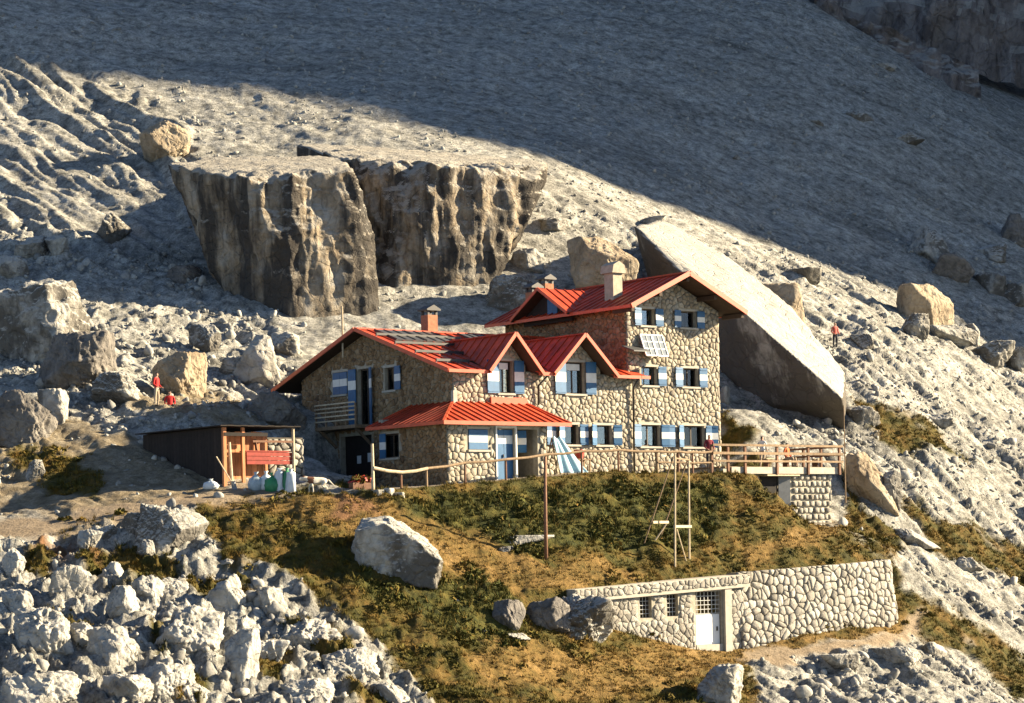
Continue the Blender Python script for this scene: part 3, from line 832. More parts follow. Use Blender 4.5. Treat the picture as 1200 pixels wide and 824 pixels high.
# the mountain wall off to the right whose shadow covers the upper scree, and the cliff at the top right
def shadow_caster():
    edge = [(-60, 62), (0, 66), (60, 70), (110, 76), (160, 92), (230, 103), (330, 112), (420, 132), (520, 156), (640, 186), (740, 206), (830, 236), (900, 262), (960, 298), (1010, 320), (1080, 352), (1130, 385), (1200, 424), (1260, 450)]
    XC = 150.0; pr = []
    for px, py in edge:
        X, Y, Z = hit(px, py, -20, 150); t = (XC - X) / SUN.x
        pr.append((Y + t * SUN.y, Z + t * SUN.z))
    pr.sort(key=lambda q: q[1])
    zs = np.array([q[1] for q in pr]); ys = np.array([q[0] for q in pr])
    ZR = np.concatenate([[zs[0] - 60, zs[0] - 12], np.linspace(zs[0], zs[-1], 60), np.linspace(zs[-1] + 4, zs[-1] + 90, 24)])
    yr = np.interp(ZR, zs, ys)
    top = ZR > zs[-1]; yr[top] += 0.10 * (ZR[top] - zs[-1])
    yr[:2] = ys[0]
    prof = []          # columns going round the buttress: near edge, then back into the mountain
    rng = np.random.RandomState(5)
    cols = [(XC + 70, 14), (XC + 40, 5), (XC + 16, 1.2), (XC, 0.0), (XC - 10, 6), (XC - 16, 20), (XC - 20, 45), (XC - 16, 90), (XC - 8, 170), (XC + 20, 300)]
    V = []
    for j, z in enumerate(ZR):
        for x, dy in cols:
            V.append((x + (0 if dy == 0 else 5 * math.sin(z * 0.13 + dy)), yr[j] + dy, z))
    n = len(cols); Fq = [[j * n + i, j * n + i + 1, (j + 1) * n + i + 1, (j + 1) * n + i] for j in range(len(ZR) - 1) for i in range(n - 1)]
    m = len(V); V.append((XC + 40, yr[-1] + 120, ZR[-1] + 25))
    Fq += [[(len(ZR) - 1) * n + i, (len(ZR) - 1) * n + i + 1, m, m] for i in range(n - 1)]
    me = bpy.data.meshes.new('mountain_wall'); me.from_pydata(V, [], [f if f[2] != f[3] else f[:3] for f in Fq]); me.materials.append(M['cliff']); me.update()
    tag(link('mountain_wall', me), 'steep mountain wall to the right that shades the upper scree', 'mountain', kind='structure')
shadow_caster()

def cliff(name, line, Yb, top, seed, label):
    rng = np.random.RandomState(seed)
    n = 90; m = 36
    lx = np.interp(np.linspace(0, 1, n), np.linspace(0, 1, len(line)), [q[0] for q in line]); ly = np.interp(np.linspace(0, 1, n), np.linspace(0, 1, len(line)), [q[1] for q in line])
    P = np.array([wp(a, b, Yb) for a, b in zip(lx, ly)])
    V = np.zeros((m, n, 3))
    for j in range(m):
        t = j / (m - 1)
        V[j] = P; V[j, :, 2] += t * top - 2.5 * (j == 0); V[j, :, 1] += t * top * 0.18
    Q = V.reshape(-1, 3)
    d = 2.2 * billow(Q / np.array([6, 6, 16]), 3) + 1.6 * pn(np.c_[Q[:, 0] * 0.03, Q[:, 1] * 0.03, Q[:, 2] * 0.33]) + 0.5 * billow(Q / 1.6, 2)
    Q[:, 1] -= d
    back = Q.copy(); back[:, 1] += 30
    i = (np.arange(m - 1)[:, None] * n + np.arange(n - 1)[None, :]).ravel()
    fr_ = np.c_[i, i + 1, i + n + 1, i + n]
    tp = np.array([[(m - 1) * n + k, (m - 1) * n + k + 1, m * n + (m - 1) * n + k + 1, m * n + (m - 1) * n + k] for k in range(n - 1)])
    bk = fr_[:, ::-1] + m * n
    me = np_mesh(name, np.r_[Q, back], np.r_[fr_, tp, bk], M['cliff'], False)
    tag(link(name, me), label, 'cliff', kind='structure')
cliff('cliff', [(930, -12), (985, 22), (1060, 40), (1130, 60), (1200, 75), (1300, 95)], 128, 34, 4, 'dark rock cliff above the scree at the top right')
cliff('rock_band', [(955, 16), (1000, 48), (1060, 72), (1110, 92), (1150, 108)], 112, 2.6, 9, 'dark low rock band under the cliff at the top right')

# ------------------------------------------------------------------ masonry
def clip(poly, nx, ny, c):
    out = []; n = len(poly)
    for i in range(n):
        p, q = poly[i], poly[(i + 1) % n]
        dp, dq = nx * p[0] + ny * p[1] - c, nx * q[0] + ny * q[1] - c
        if dp <= 0: out.append(p)
        if (dp < 0 < dq) or (dq < 0 < dp):
            t = dp / (dp - dq); out.append((p[0] + (q[0] - p[0]) * t, p[1] + (q[1] - p[1]) * t))
    return out

def parea(poly):
    return 0.5 * sum(p[0] * q[1] - q[0] * p[1] for p, q in zip(poly, poly[1:] + poly[:1]))

def cells(outline, holes, sx, sz, rng, jit=0.95):
    """irregular stones filling a convex outline, keeping clear of rectangular holes"""
    if parea(outline) < 0: outline = outline[::-1]
    xs = [p[0] for p in outline]; zs = [p[1] for p in outline]
    nx = int((max(xs) - min(xs)) / sx) + 3; nz = int((max(zs) - min(zs)) / sz) + 3
    S = {}
    for j in range(-1, nz):
        for i in range(-1, nx):
            S[i, j] = (min(xs) + (i + 0.5 * (j & 1) + (rng.random() - 0.5) * jit * 1.2) * sx, min(zs) + (j + (rng.random() - 0.5) * jit) * sz)
    out = []
    for (i, j), (x, z) in S.items():
        if any(a - .02 < x < b + .02 and c - .02 < z < d + .02 for a, b, c, d in holes): continue
        poly = [(x - 3 * sx, z - 3 * sz), (x + 3 * sx, z - 3 * sz), (x + 3 * sx, z + 3 * sz), (x - 3 * sx, z + 3 * sz)]
        for dj in (-2, -1, 0, 1, 2):
            for di in (-2, -1, 0, 1, 2):
                q = S.get((i + di, j + dj))
                if q is None or (di == 0 and dj == 0): continue
                mx_, mz_ = q[0] - x, (q[1] - z)
                poly = clip(poly, mx_, mz_, (mx_ * (x + q[0]) + mz_ * (z + q[1])) / 2)
        for k in range(len(outline)):
            p, q = outline[k], outline[(k + 1) % len(outline)]
            ex, ez = q[0] - p[0], q[1] - p[1]; poly = clip(poly, ez, -ex, ez * p[0] - ex * p[1])
            if len(poly) < 3: break
        if len(poly) < 3: continue
        for a, b, c, d in holes:
            if max(p[0] for p in poly) <= a or min(p[0] for p in poly) >= b or max(p[1] for p in poly) <= c or min(p[1] for p in poly) >= d: continue
            g = [(a - x, (1, 0, a)), (x - b, (-1, 0, -b)), (c - z, (0, 1, c)), (z - d, (0, -1, -d))]
            poly = clip(poly, *max(g)[1])
            if len(poly) < 3: break
        if len(poly) >= 3 and parea(poly) > 0.012 * (sx * sz / 0.15): out.append(poly)
    return out

def stone_geo(poly, G, rng, gap, hgt, round_=False):
    """vertices and faces of one rounded stone over a cell; G maps (t, z, d) to 3d"""
    cx = sum(p[0] for p in poly) / len(poly); cz = sum(p[1] for p in poly) / len(poly)
    q = []
    for p in poly:                                   # drop near-doubles
        if not q or math.hypot(p[0] - q[-1][0], p[1] - q[-1][1]) > 0.05: q.append(p)
    if len(q) < 3: return None
    if round_:
        r = []
        for i in range(len(q)):
            a, b = q[i], q[(i + 1) % len(q)]
            r += [(a[0] * .85 + b[0] * .15, a[1] * .85 + b[1] * .15), (a[0] * .15 + b[0] * .85, a[1] * .15 + b[1] * .85)]
        q = r
    def sc(k, g):
        o = []
        for x, z in q:
            dx, dz = x - cx, z - cz; l = math.hypot(dx, dz) + 1e-6; f = max(0.3, (l - g) / l) * k
            o.append((cx + dx * f, cz + dz * f))
        return o
    h = hgt * rng.uniform(0.6, 1.25); tx, tz = rng.uniform(-.5, .5) * hgt, rng.uniform(-.5, .5) * hgt
    sx = max(abs(x - cx) for x, z in q) + 1e-6
    vs = [G(x, z, -0.06) for x, z in sc(1.0, gap)]
    vs += [G(x, z, h * rng.uniform(0.5, 0.75)) for x, z in sc(0.97, gap)]
    vs += [G(x, z, h * rng.uniform(0.92, 1.08) + (x - cx) / sx * tx * 0.5 + (z - cz) / sx * tz * 0.5) for x, z in sc(0.80, gap)]
    vs.append(G(cx, cz, h * 1.08))
    n = len(q); fs = []
    for k in (0, 1):
        fs += [(k * n + i, k * n + (i + 1) % n, (k + 1) * n + (i + 1) % n, (k + 1) * n + i) for i in range(n)]
    fs += [(2 * n + i, 2 * n + (i + 1) % n, 3 * n) for i in range(n)]
    return vs, fs

class Masonry:
    """gathers the stones of one thing; the largest become objects, the rest one mesh"""
    def __init__(self, root): self.root = root; self.items = []; self.mats = {}
    def fill(self, part, outline, holes, G, sx, sz, seed, gap=0.022, hgt=0.07, weight=1.0, round_=False):
        rng = random.Random(seed)
        for c in cells(outline, holes, sx, sz, rng):
            g = stone_geo(c, G, rng, gap, hgt, round_)
            if g: self.items.append((abs(parea(c)) * weight, part, g))
    def finish(self, material, limit=300, stuff='wall_stones', smooth=True, flip=None):
        self.items.sort(key=lambda t: -t[0])
        rest = []
        for k, (a, part, (vs, fs)) in enumerate(self.items):
            if k < limit:
                c = np.mean(np.array([v for v in vs]), axis=0)
                me = bpy.data.meshes.new('stone'); me.from_pydata([tuple(np.array(v) - c) for v in vs], [], fs)
                bm = bmesh.new(); bm.from_mesh(me); bmesh.ops.recalc_face_normals(bm, faces=bm.faces); bm.to_mesh(me); bm.free()
                if smooth: me.polygons.foreach_set('use_smooth', [True] * len(me.polygons))
                me.materials.append(M[self.mats.get(part.name, material)]); link('stone', me, part, tuple(c))
            else: rest.append((vs, fs, self.mats.get(part.name, material)))
        if rest:
            V = []; Fs = []; mi = []; used = sorted(set(r[2] for r in rest))
            for vs, fs, mt in rest:
                n = len(V); V += vs; Fs += [tuple(i + n for i in f) for f in fs]; mi += [used.index(mt)] * len(fs)
            me = bpy.data.meshes.new(stuff); me.from_pydata(V, [], Fs); me.polygons.foreach_set('material_index', mi)
            bm = bmesh.new(); bm.from_mesh(me); bmesh.ops.recalc_face_normals(bm, faces=bm.faces); bm.to_mesh(me); bm.free()
            if smooth: me.polygons.foreach_set('use_smooth', [True] * len(me.polygons))
            [me.materials.append(M[u_]) for u_ in used]; tag(link(stuff, me, self.root), kind='stuff')

def wall_slab(mb, G, t0, t1, zb, topf, breaks, holes, th):
    """a wall of thickness th with rectangular openings; topf(t) gives its upper edge"""
    ts = sorted(set([t0, t1] + [b for b in breaks if t0 < b < t1] + [v for h in holes for v in h[:2] if t0 < v < t1]))
    for a, b in zip(ts[:-1], ts[1:]):
        mid = (a + b) / 2; hs = sorted([h for h in holes if h[0] < mid < h[1]], key=lambda h: h[2])
        z = zb
        for h in hs + [None]:
            if h: lo = (z, z); hi = (h[2], h[2])
            else: lo = (z, z); hi = (topf(a), topf(b))
            if hi[0] > lo[0] + 1e-3 or hi[1] > lo[1] + 1e-3:
                vs = [G(a, lo[0], 0), G(b, lo[1], 0), G(b, hi[1], 0), G(a, hi[0], 0), G(a, lo[0], -th), G(b, lo[1], -th), G(b, hi[1], -th), G(a, hi[0], -th)]
                mb.add(vs, [(0, 1, 2, 3), (7, 6, 5, 4), (0, 4, 5, 1), (3, 2, 6, 7), (0, 3, 7, 4), (1, 5, 6, 2)])
            if h: z = h[3]

def roof_plane(parent, poly, width, name='roof_panel', under=True, matn='red', seam=0.055):
    """standing-seam sheets laid on a coplanar convex 3d polygon; the first edge is the eave"""
    P = [Vector(p) for p in poly]
    ax = (P[1] - P[0]).normalized(); n = ax.cross(P[-1] - P[0]).normalized()
    if n.z < 0: n = -n
    dn = n.cross(ax); o = P[0]
    Q = [((p - o).dot(ax), (p - o).dot(dn)) for p in P]
    a0, a1 = min(q[0] for q in Q), max(q[0] for q in Q); k = max(1, round((a1 - a0) / width)); wd = (a1 - a0) / k
    made = []
    for i in range(k):
        x0, x1 = a0 + i * wd, a0 + (i + 1) * wd
        c = clip(clip(Q, 1, 0, x1 - 0.012), -1, 0, -x0)
        if len(c) < 3 or abs(parea(c)) < 0.004: continue
        mb = MB()
        mb.prism([o + ax * u_ + dn * v_ + n * 0.012 for u_, v_ in c], n * 0.02)
        s = clip(clip(Q, 1, 0, x0 + 0.035), -1, 0, -x0)
        if len(s) >= 3 and seam: mb.prism([o + ax * u_ + dn * v_ + n * 0.033 for u_, v_ in s], n * seam)
        made.append(mb.build(name, matn, parent))
    return made, (o, ax, dn, n, Q)

# ------------------------------------------------------------------ the hut
ZB = 2.6                                     # base level of the hut's empty
hut = empty('mountain_hut', (HUT.o[0], HUT.o[1], ZB), PHI, 'stone mountain hut with red metal roofs and blue and white shutters', 'building')
def z_(z): return z - ZB
XT, YT = 6.4, 10.0
XG, YB = -11.36, 12.8
ms = Masonry(hut)

def Gy(y0): return lambda t, z, d: (t, y0 - d, z_(z))           # wall facing the front (-y)
def Gx(x0): return lambda t, z, d: (x0 - d, t, z_(z))           # wall facing left (-x)
def Gxr(x0): return lambda t, z, d: (x0 + d, t, z_(z))          # wall facing right
def Gyb(y0): return lambda t, z, d: (t, y0 + d, z_(z))          # wall facing back

def wall(name, G, t0, t1, zb, topf, breaks, holes, th=0.45, stones=None, weight=1.0, seed=1, hgt=0.07, z_lo=None):
    mb = MB(); wall_slab(mb, G, t0, t1, zb, topf, breaks, holes, th)
    w = mb.build(name, 'mortar', hut)
    if stones:
        zl = z_lo if z_lo is not None else 3.2
        ts = [t0] + [b for b in breaks if t0 < b < t1] + [t1]
        outl = [(t0 + .02, zl), (t1 - .02, zl)] + [(t - (.02 if t == t1 else -.02 if t == t0 else 0), topf(t) - 0.03) for t in reversed(ts)]
        ms.fill(w, outl, [(a - .10, b + .10, c - .10, d + .13) for a, b, c, d in holes], G, stones[0], stones[1], seed, 0.015, hgt * 1.05, weight)
    return w

# --- openings: t0, t1, z0, z1 in each wall's own coordinates
W_T3 = [(0.98, 1.92, 11.17, 12.03), (3.70, 4.80, 11.17, 12.03)]
W_T2 = [(0.98, 2.02, 8.10, 9.06), (3.75, 4.88, 8.10, 9.06)]
W_T1 = [(0.80, 2.15, 4.97, 6.07), (3.72, 5.25, 4.97, 6.07)]
W_D = [(-8.62, -7.70, 7.45, 9.02), (-4.42, -3.16, 7.52, 9.10)]
W_F1 = [(-4.58, -3.62, 4.99, 5.98), (-2.51, -1.43, 4.99, 5.98)]
tower_top = lambda t: 13.62 - abs(t - 3.07) * 0.453
RIDGE, EAVE, RY = 11.0, 8.42, 6.7
SL = (RIDGE - EAVE) / (RY + 1.1)
gable_top = lambda t: RIDGE - 0.10 - abs(t - RY) * SL
wt = wall('tower_front_wall', Gy(0), 0, XT, 2.7, tower_top, [3.07], W_T3 + W_T2 + W_T1, stones=(0.31, 0.23), seed=3, weight=1.5)
wl = wall('tower_side_wall', Gx(0), 0, YT, 2.7, lambda t: 12.2, [], [], stones=(0.31, 0.23), seed=5, weight=0.4, z_lo=8.6)
wall('tower_right_wall', Gxr(XT), 0, YT, 2.7, lambda t: 12.1, [], [], stones=(0.42, 0.3), seed=6, weight=0.1)
wall('tower_back_wall', Gyb(YT), 0, XT, 2.7, tower_top, [3.07], [])
DORM = [(-9.72, -6.45, -8.10, 10.30), (-5.73, -1.66, -3.72, 10.42)]
def fac_top(t): return EAVE + 0.7 * SL - 0.12
wf = wall('front_wall', Gy(-.4), XG, -0.02, 2.7, fac_top, [], [(a, b, c, min(d, fac_top(0))) for a, b, c, d in W_D] + W_F1, stones=(0.31, 0.23), seed=9, weight=1.2)
GW = [(8.55, 9.85, 7.92, 9.06), (6.45, 7.62, 6.25, 9.08), (4.25, 5.25, 7.85, 8.98), (6.5, 9.3, 2.9, 5.75)]
wg = wall('gable_wall', Gx(XG), -.4, YB, 2.7, gable_top, [RY], GW, stones=(0.30, 0.22), seed=11, weight=0.8, hgt=0.06)
wall('back_wall', Gyb(YB), XG, 0, 2.7, lambda t: 8.9, [], [])
# floor slab that closes the rooms to the light
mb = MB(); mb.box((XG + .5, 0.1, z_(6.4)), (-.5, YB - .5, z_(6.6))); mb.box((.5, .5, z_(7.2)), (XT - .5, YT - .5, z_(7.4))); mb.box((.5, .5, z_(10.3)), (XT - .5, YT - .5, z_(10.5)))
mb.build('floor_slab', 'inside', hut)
# annex wrapped round the left corner
XA0, XA1, YA0, YA1, AT = -13.62, -7.72, -2.9, 2.6, 5.72
AW = [(-12.36, -11.22, 4.55, 5.52), (-10.72, -9.62, 3.0, 5.55), (-9.45, -8.22, 3.25, 5.55)]
wa = wall('annex_front_wall', Gy(YA0), XA0, XA1, 2.3, lambda t: AT + .1, [], AW, th=0.4, stones=(0.33, 0.26), seed=13, weight=1.1, z_lo=2.7)
ALW = [(0.95, 2.35, 4.35, 5.5)]
wall('annex_side_wall', Gx(XA0), YA0, YA1, 2.3, lambda t: AT + .1, [], ALW, th=0.4, stones=(0.31, 0.23), seed=14, weight=0.8, z_lo=2.7)
wall('annex_right_wall', Gxr(XA1), YA0, -.42, 2.6, lambda t: AT + .1, [], [], th=0.4, stones=(0.40, 0.30), seed=15, weight=0.3)
wall('annex_back_wall', Gyb(YA1), XA0, XG - .02, 2.6, lambda t: AT + .5, [], [], th=0.3)
# dormer gable fronts, standing on the front wall
for k, (a, b, m_, za) in enumerate(DORM):
    w = W_D[k]; zt = fac_top(0) + 0.002
    def tf(t, a=a, b=b, m_=m_, za=za):
        return max(zt, za - 0.10 - (abs(t - m_) / ((m_ - a) if t < m_ else (b - m_))) * (za - EAVE))
    lo = a + 0.45; hi = b - 0.45
    wall('dormer_wall', Gy(-.4), lo, hi, zt, tf, [m_], [(w[0], w[1], zt, w[3])], stones=(0.31, 0.23), seed=20 + k, weight=0.9, z_lo=zt)
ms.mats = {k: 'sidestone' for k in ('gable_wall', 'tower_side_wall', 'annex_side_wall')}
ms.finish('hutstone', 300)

# --- windows
def window(G, t0, t1, z0, z1, left=None, right=None, curtain=True, mull=True, sill=True, transom=False, band=(0.36, 0.66)):
    mb = MB(); fn = G; f = 0.07; dd = -0.22
    for a, b, c, d in ((t0, t0 + f, z0, z1), (t1 - f, t1, z0, z1), (t0 + f, t1 - f, z0, z0 + f), (t0 + f, t1 - f, z1 - f, z1)):
        mb.box((a, c, dd - .04), (b, d, dd + .03), 0, fn)
    if mull:
        c = (t0 + t1) / 2; mb.box((c - .03, z0 + f, dd - .03), (c + .03, z1 - f, dd + .025), 0, fn)
    w = mb.build('window', 'framewood', hut)
    mb = MB(); mb.box((t0 + f, z0 + f, dd - .012), (t1 - f, z1 - f, dd - .004), 0, fn); mb.build('pane', 'glass', w)
    if curtain:
        mb = MB(); n = 10; rng = random.Random(int(t0 * 100))
        a0 = t0 + f + (t1 - t0) * rng.uniform(.12, .3); a1 = a0 + (t1 - t0) * rng.uniform(.2, .3)
        for i in range(n):
            u0, u1 = a0 + (a1 - a0) * i / n, a0 + (a1 - a0) * (i + 1) / n
            mb.box((u0, z0 + .08, dd - .16 - .02 * (i % 2)), (u1, z1 - .2, dd - .145 - .02 * (i % 2)), 0, fn)
        mb.build('curtain', 'curtain', w)
    if sill:
        mb = MB(); mb.box((t0 - .08, z0 - .10, -.2), (t1 + .08, z0 - .002, .14), 0, fn); mb.build('sill', 'concrete', w)
        mb = MB(); mb.box((t0 - .10, z1 + .002, -.2), (t1 + .10, z1 + .12, .035), 0, fn); mb.build('lintel', 'concrete', w)
    if transom:
        mb = MB(); mb.box((t0 + .16, z1 - .40, dd + .032), (t1 - .16, z1 - .09, dd + .06), 0, fn); mb.build('white_panel', 'white', w)
    for side, spec in ((-1, left), (1, right)):
        for (off, wid, ang) in (spec or []):
            shutter(w, G, (t0 if side < 0 else t1) + side * off, side, wid, z0 - .02, z1 + .02, ang, band)
    return w

def shutter(parent, G, th, side, wid, z0, z1, ang, band=(0.36, 0.66)):
    """a leaf hinged at th; ang 0 lies flat on the wall, 90 stands straight out"""
    ca, sa = math.cos(R_(ang)), math.sin(R_(ang))
    def fn(a, z, e): return G(th + side * (a * ca - e * sa * 0), z, 0.105 + a * sa + e)
    mb = MB(); H = z1 - z0; cuts = [0, band[0], band[1], 1.0]
    for i in range(3):
        mb.box((0.02, z0 + H * cuts[i] + (.002 if i else 0), 0), (wid - .01, z0 + H * cuts[i + 1], 0.04), 1 if i == 1 else 0, fn)
    for zz in (z0 + .07, z1 - .12):
        mb.box((0.05, zz, 0.042), (wid - .04, zz + .05, 0.06), 0, fn)
    return mb.build('shutter', ['blue', 'white'], parent)

for w in W_T3: window(Gy(0), *w, left=[(0, .50, 4)], right=[(0, .52, 4)], mull=False)
window(Gy(0), *W_T2[0], left=[(0, .34, 58)], right=[(0, .54, 4)], mull=False)
window(Gy(0), *W_T2[1], left=[(0, .56, 4)], right=[(0, .54, 4)])
window(Gy(0), *W_T1[0], left=[(0, .55, 8)], right=[(0, .50, 10), (.50, .45, 4)])
window(Gy(0), *W_T1[1], left=[(0, .48, 18)], right=[(0, .40, 6), (.41, .38, 20)])
window(Gy(-.4), *W_D[0], left=[(0, .76, 3)], right=[(0, .60, 3)], transom=True, mull=True)
window(Gy(-.4), *W_D[1], left=[(0, .74, 3)], right=[(0, .66, 3)], transom=True, mull=True)
window(Gy(-.4), *W_F1[0], left=[(0, .55, 22), (.56, .62, 4)], right=[(0, .52, 5)], mull=False)
window(Gy(-.4), *W_F1[1], left=[(0, .52, 24)], right=[(0, .5, 14)], mull=False)
# gable wall (coordinate t runs along y; the right hand side in the picture is small y)
w = window(Gx(XG), *GW[0], curtain=False, mull=False)
for a, b in ((8.56, 9.2), (9.22, 9.84)):
    mb = MB()
    for i, (p, q) in enumerate(((7.94, 8.33), (8.332, 8.70), (8.702, 9.04))): mb.box((a, p, .0), (b, q, .05), 1 if i == 1 else 0, Gx(XG))
    mb.build('shutter', ['blue', 'white'], w)
w = window(Gx(XG), *GW[1], sill=False, right=[(0, .62, 5)], left=[(0, .45, 20)], band=(.64, .80), mull=True)
window(Gx(XG), *GW[2], left=[(0, .58, 4)])
mb = MB(); G = Gx(XG)
mb.box((6.5, 2.9, -.36), (9.3, 5.75, -.30), 0, G); mb.build('niche_shade_panel', 'darkwood', hut)  # dark panel put in for the deep shade below the balcony
mb = MB(); mb.box((7.9, 4.35, -.30), (8.25, 4.75, -.28), 0, G); mb.build('notice', 'white', hut)
mb = MB(); mb.box((6.95, 4.4, -.30), (7.3, 4.85, -.28), 0, G); mb.build('notice', 'white', hut)
# balcony on the gable
mb = MB(); mb.box((6.1, 6.05, .10), (9.75, 6.22, 1.25), 0, G); bal = mb.build('balcony', 'wood', hut)
for t in (6.15, 7.0, 7.9, 8.8, 9.7):
    mb = MB(); mb.box((t - .04, 6.22, 1.15), (t + .04, 7.30, 1.23), 0, G); mb.build('baluster_post', 'wood', bal)
for z in (6.45, 6.68, 6.9, 7.10, 7.30):
    mb = MB(); mb.box((6.1, z, 1.234), (9.75, z + .07, 1.27), 0, G); mb.build('rail', 'palewood', bal)
for t in (6.3, 9.5):
    mb = MB(); mb.bar(G(t, 6.05, 1.1), G(t, 5.2, .12), .12); mb.build('bracket', 'wood', bal)
# annex openings
window(Gy(YA0), *AW[0], curtain=False, mull=False)
w = bpy.data.objects[-1] if False else None
mb = MB(); G = Gy(YA0)
for i, (p, q) in enumerate(((4.57, 4.90), (4.902, 5.20), (5.202, 5.50))): mb.box((-12.34, p, -.02), (-11.24, q, .04), 1 if i == 1 else 0, G)
mb.build('shutter', ['blue', 'white'], hut)
mb = MB()
for a, b in ((-10.70, -10.18), (-10.16, -9.64)):
    for i, (p, q) in enumerate(((3.05, 4.85), (4.852, 5.25), (5.252, 5.52))): mb.box((a, p, -.18), (b, q, -.12), 1 if i == 1 else 0, G)
dr = mb.build('door', ['blue', 'white'], hut)
mb = MB(); mb.box((-10.24, 4.2, -.118), (-10.20, 4.35, -.06), 0, G); mb.build('handle', 'metal', dr)
mb = MB()
for a, b, c, d in ((-10.80, -10.722, 3.0, 5.6), (-9.618, -9.54, 3.0, 5.6), (-10.80, -9.54, 5.602, 5.70)): mb.box((a, c, -.15), (b, d, .10), 0, G)
mb.build('door_frame', 'white', dr)
shutter(hut, Gy(YA0 + .55), -9.2, 1, .5, 4.45, 5.5, 35)
window(Gx(XA0), *ALW[0], left=None, right=[(-.5, .46, 6)], curtain=False)
# --- roofs
roof = MB()
def slab(mb, poly, th=0.10):
    P = [Vector(p) for p in poly]; n = (P[1] - P[0]).cross(P[-1] - P[0]).normalized()
    if n.z < 0: n = -n
    mb.prism([p - n * th for p in P], n * (th + 0.008))
def zp(x, y, z): return (x, y, z_(z))

main_f = [zp(XG - .75, -1.1, EAVE), zp(-.03, -1.1, EAVE), zp(-.03, RY, RIDGE), zp(XG - .75, RY, RIDGE)]
main_b = [zp(-.03, 2 * RY + 1.1, EAVE), zp(XG - .75, 2 * RY + 1.1, EAVE), zp(XG - .75, RY, RIDGE), zp(-.03, RY, RIDGE)]
mr = MB(); slab(mr, main_b)
# front slope in bays, so that it stays open in front of the dormers
bays = []; x = XG - .75
for a, b, m_, za in DORM:
    bays += [(x, a + .18, -1.1), (a + .18, b - .18, 0.9)]; x = b - .18
bays.append((x, -.03, -1.1))
def fz(y): return EAVE + (y + 1.1) * SL
for a, b, y0 in bays: slab(mr, [zp(a, y0, fz(y0)), zp(b, y0, fz(y0)), zp(b, RY, RIDGE), zp(a, RY, RIDGE)])
mroof = mr.build('main_roof', 'soffit', hut)
for a, b, y0 in bays: roof_plane(mroof, [zp(a, y0, fz(y0)), zp(b, y0, fz(y0)), zp(b, RY, RIDGE), zp(a, RY, RIDGE)], 0.62)
roof_plane(mroof, main_b, 0.9)
mb = MB(); mb.box((0.0, -1.1, 0), (.55, -.08, .0)) if False else None
slab(mb, [zp(-.02, -1.1, EAVE), zp(.55, -1.1, EAVE), zp(.55, -.1, fz(-.1)), zp(-.02, -.1, fz(-.1))]); ep = mb.build('eave_return', 'red', hut)
# snow guards across the front slope
for k, y in enumerate((0.2, 1.9, 3.6, 5.2)):
    for a, b in ((XG - .5, -9.9 if y < 1 else -9.6 + .7 * (y - 1)),) + (((-6.3, -5.9),) if y < 1 else ()):
        mb = MB(); z = fz(y) + .16; mb.bar(zp(a, y, z), zp(b, y, z), .10, .12)
        n = int((b - a) / .9) + 1
        for i in range(n + 1):
            xx = a + (b - a) * i / n; mb.bar(zp(xx, y, z - .16), zp(xx, y, z + .07), .05)
        mb.build('snow_guard', 'metal', mroof)
# verge and eave boards
def board(parent, p, q, h=.20, w=.06, m='redtrim', name='verge_board'):
    mb = MB(); mb.bar(p, q, w, h); return mb.build(name, m, parent)
xv = XG - .78
board(mroof, zp(xv, -1.15, EAVE - .01), zp(xv, RY, RIDGE + .02)); board(mroof, zp(xv, 2 * RY + 1.15, EAVE - .01), zp(xv, RY + .05, RIDGE + .02))
for a, b, y0 in bays:
    if y0 < 0: board(mroof, zp(a, -1.14, EAVE - .02), zp(b, -1.14, EAVE - .02), .16, .06, 'redtrim', 'gutter')
board(mroof, zp(.0, -1.14, EAVE - .02), zp(.58, -1.14, EAVE - .02), .16, .06, 'redtrim', 'gutter')
board(mroof, zp(XG - .7, RY, RIDGE + .05), zp(-.05, RY, RIDGE + .05), .08, .35, 'red', 'ridge_cap')
# flat dark collectors lying near the ridge
for a, b in ((-11.2, -9.4), (-9.35, -7.6), (-6.0, -4.4)):
    mb = MB(); P = [zp(a, 4.4, fz(4.4) + .12), zp(b, 4.4, fz(4.4) + .12), zp(b, 6.35, fz(6.35) + .12), zp(a, 6.35, fz(6.35) + .12)]
    slab(mb, P, .06); c = mb.build('roof_collector', 'collector', mroof)
    mb = MB()
    for t in (0, 1, 2, 3):
        xx = a + (b - a) * (t / 3 * .96 + .02); mb.bar(zp(xx, 4.4, fz(4.4) + .15), zp(xx, 6.35, fz(6.35) + .15), .05, .03)
    mb.build('collector_frame', 'metal', c)
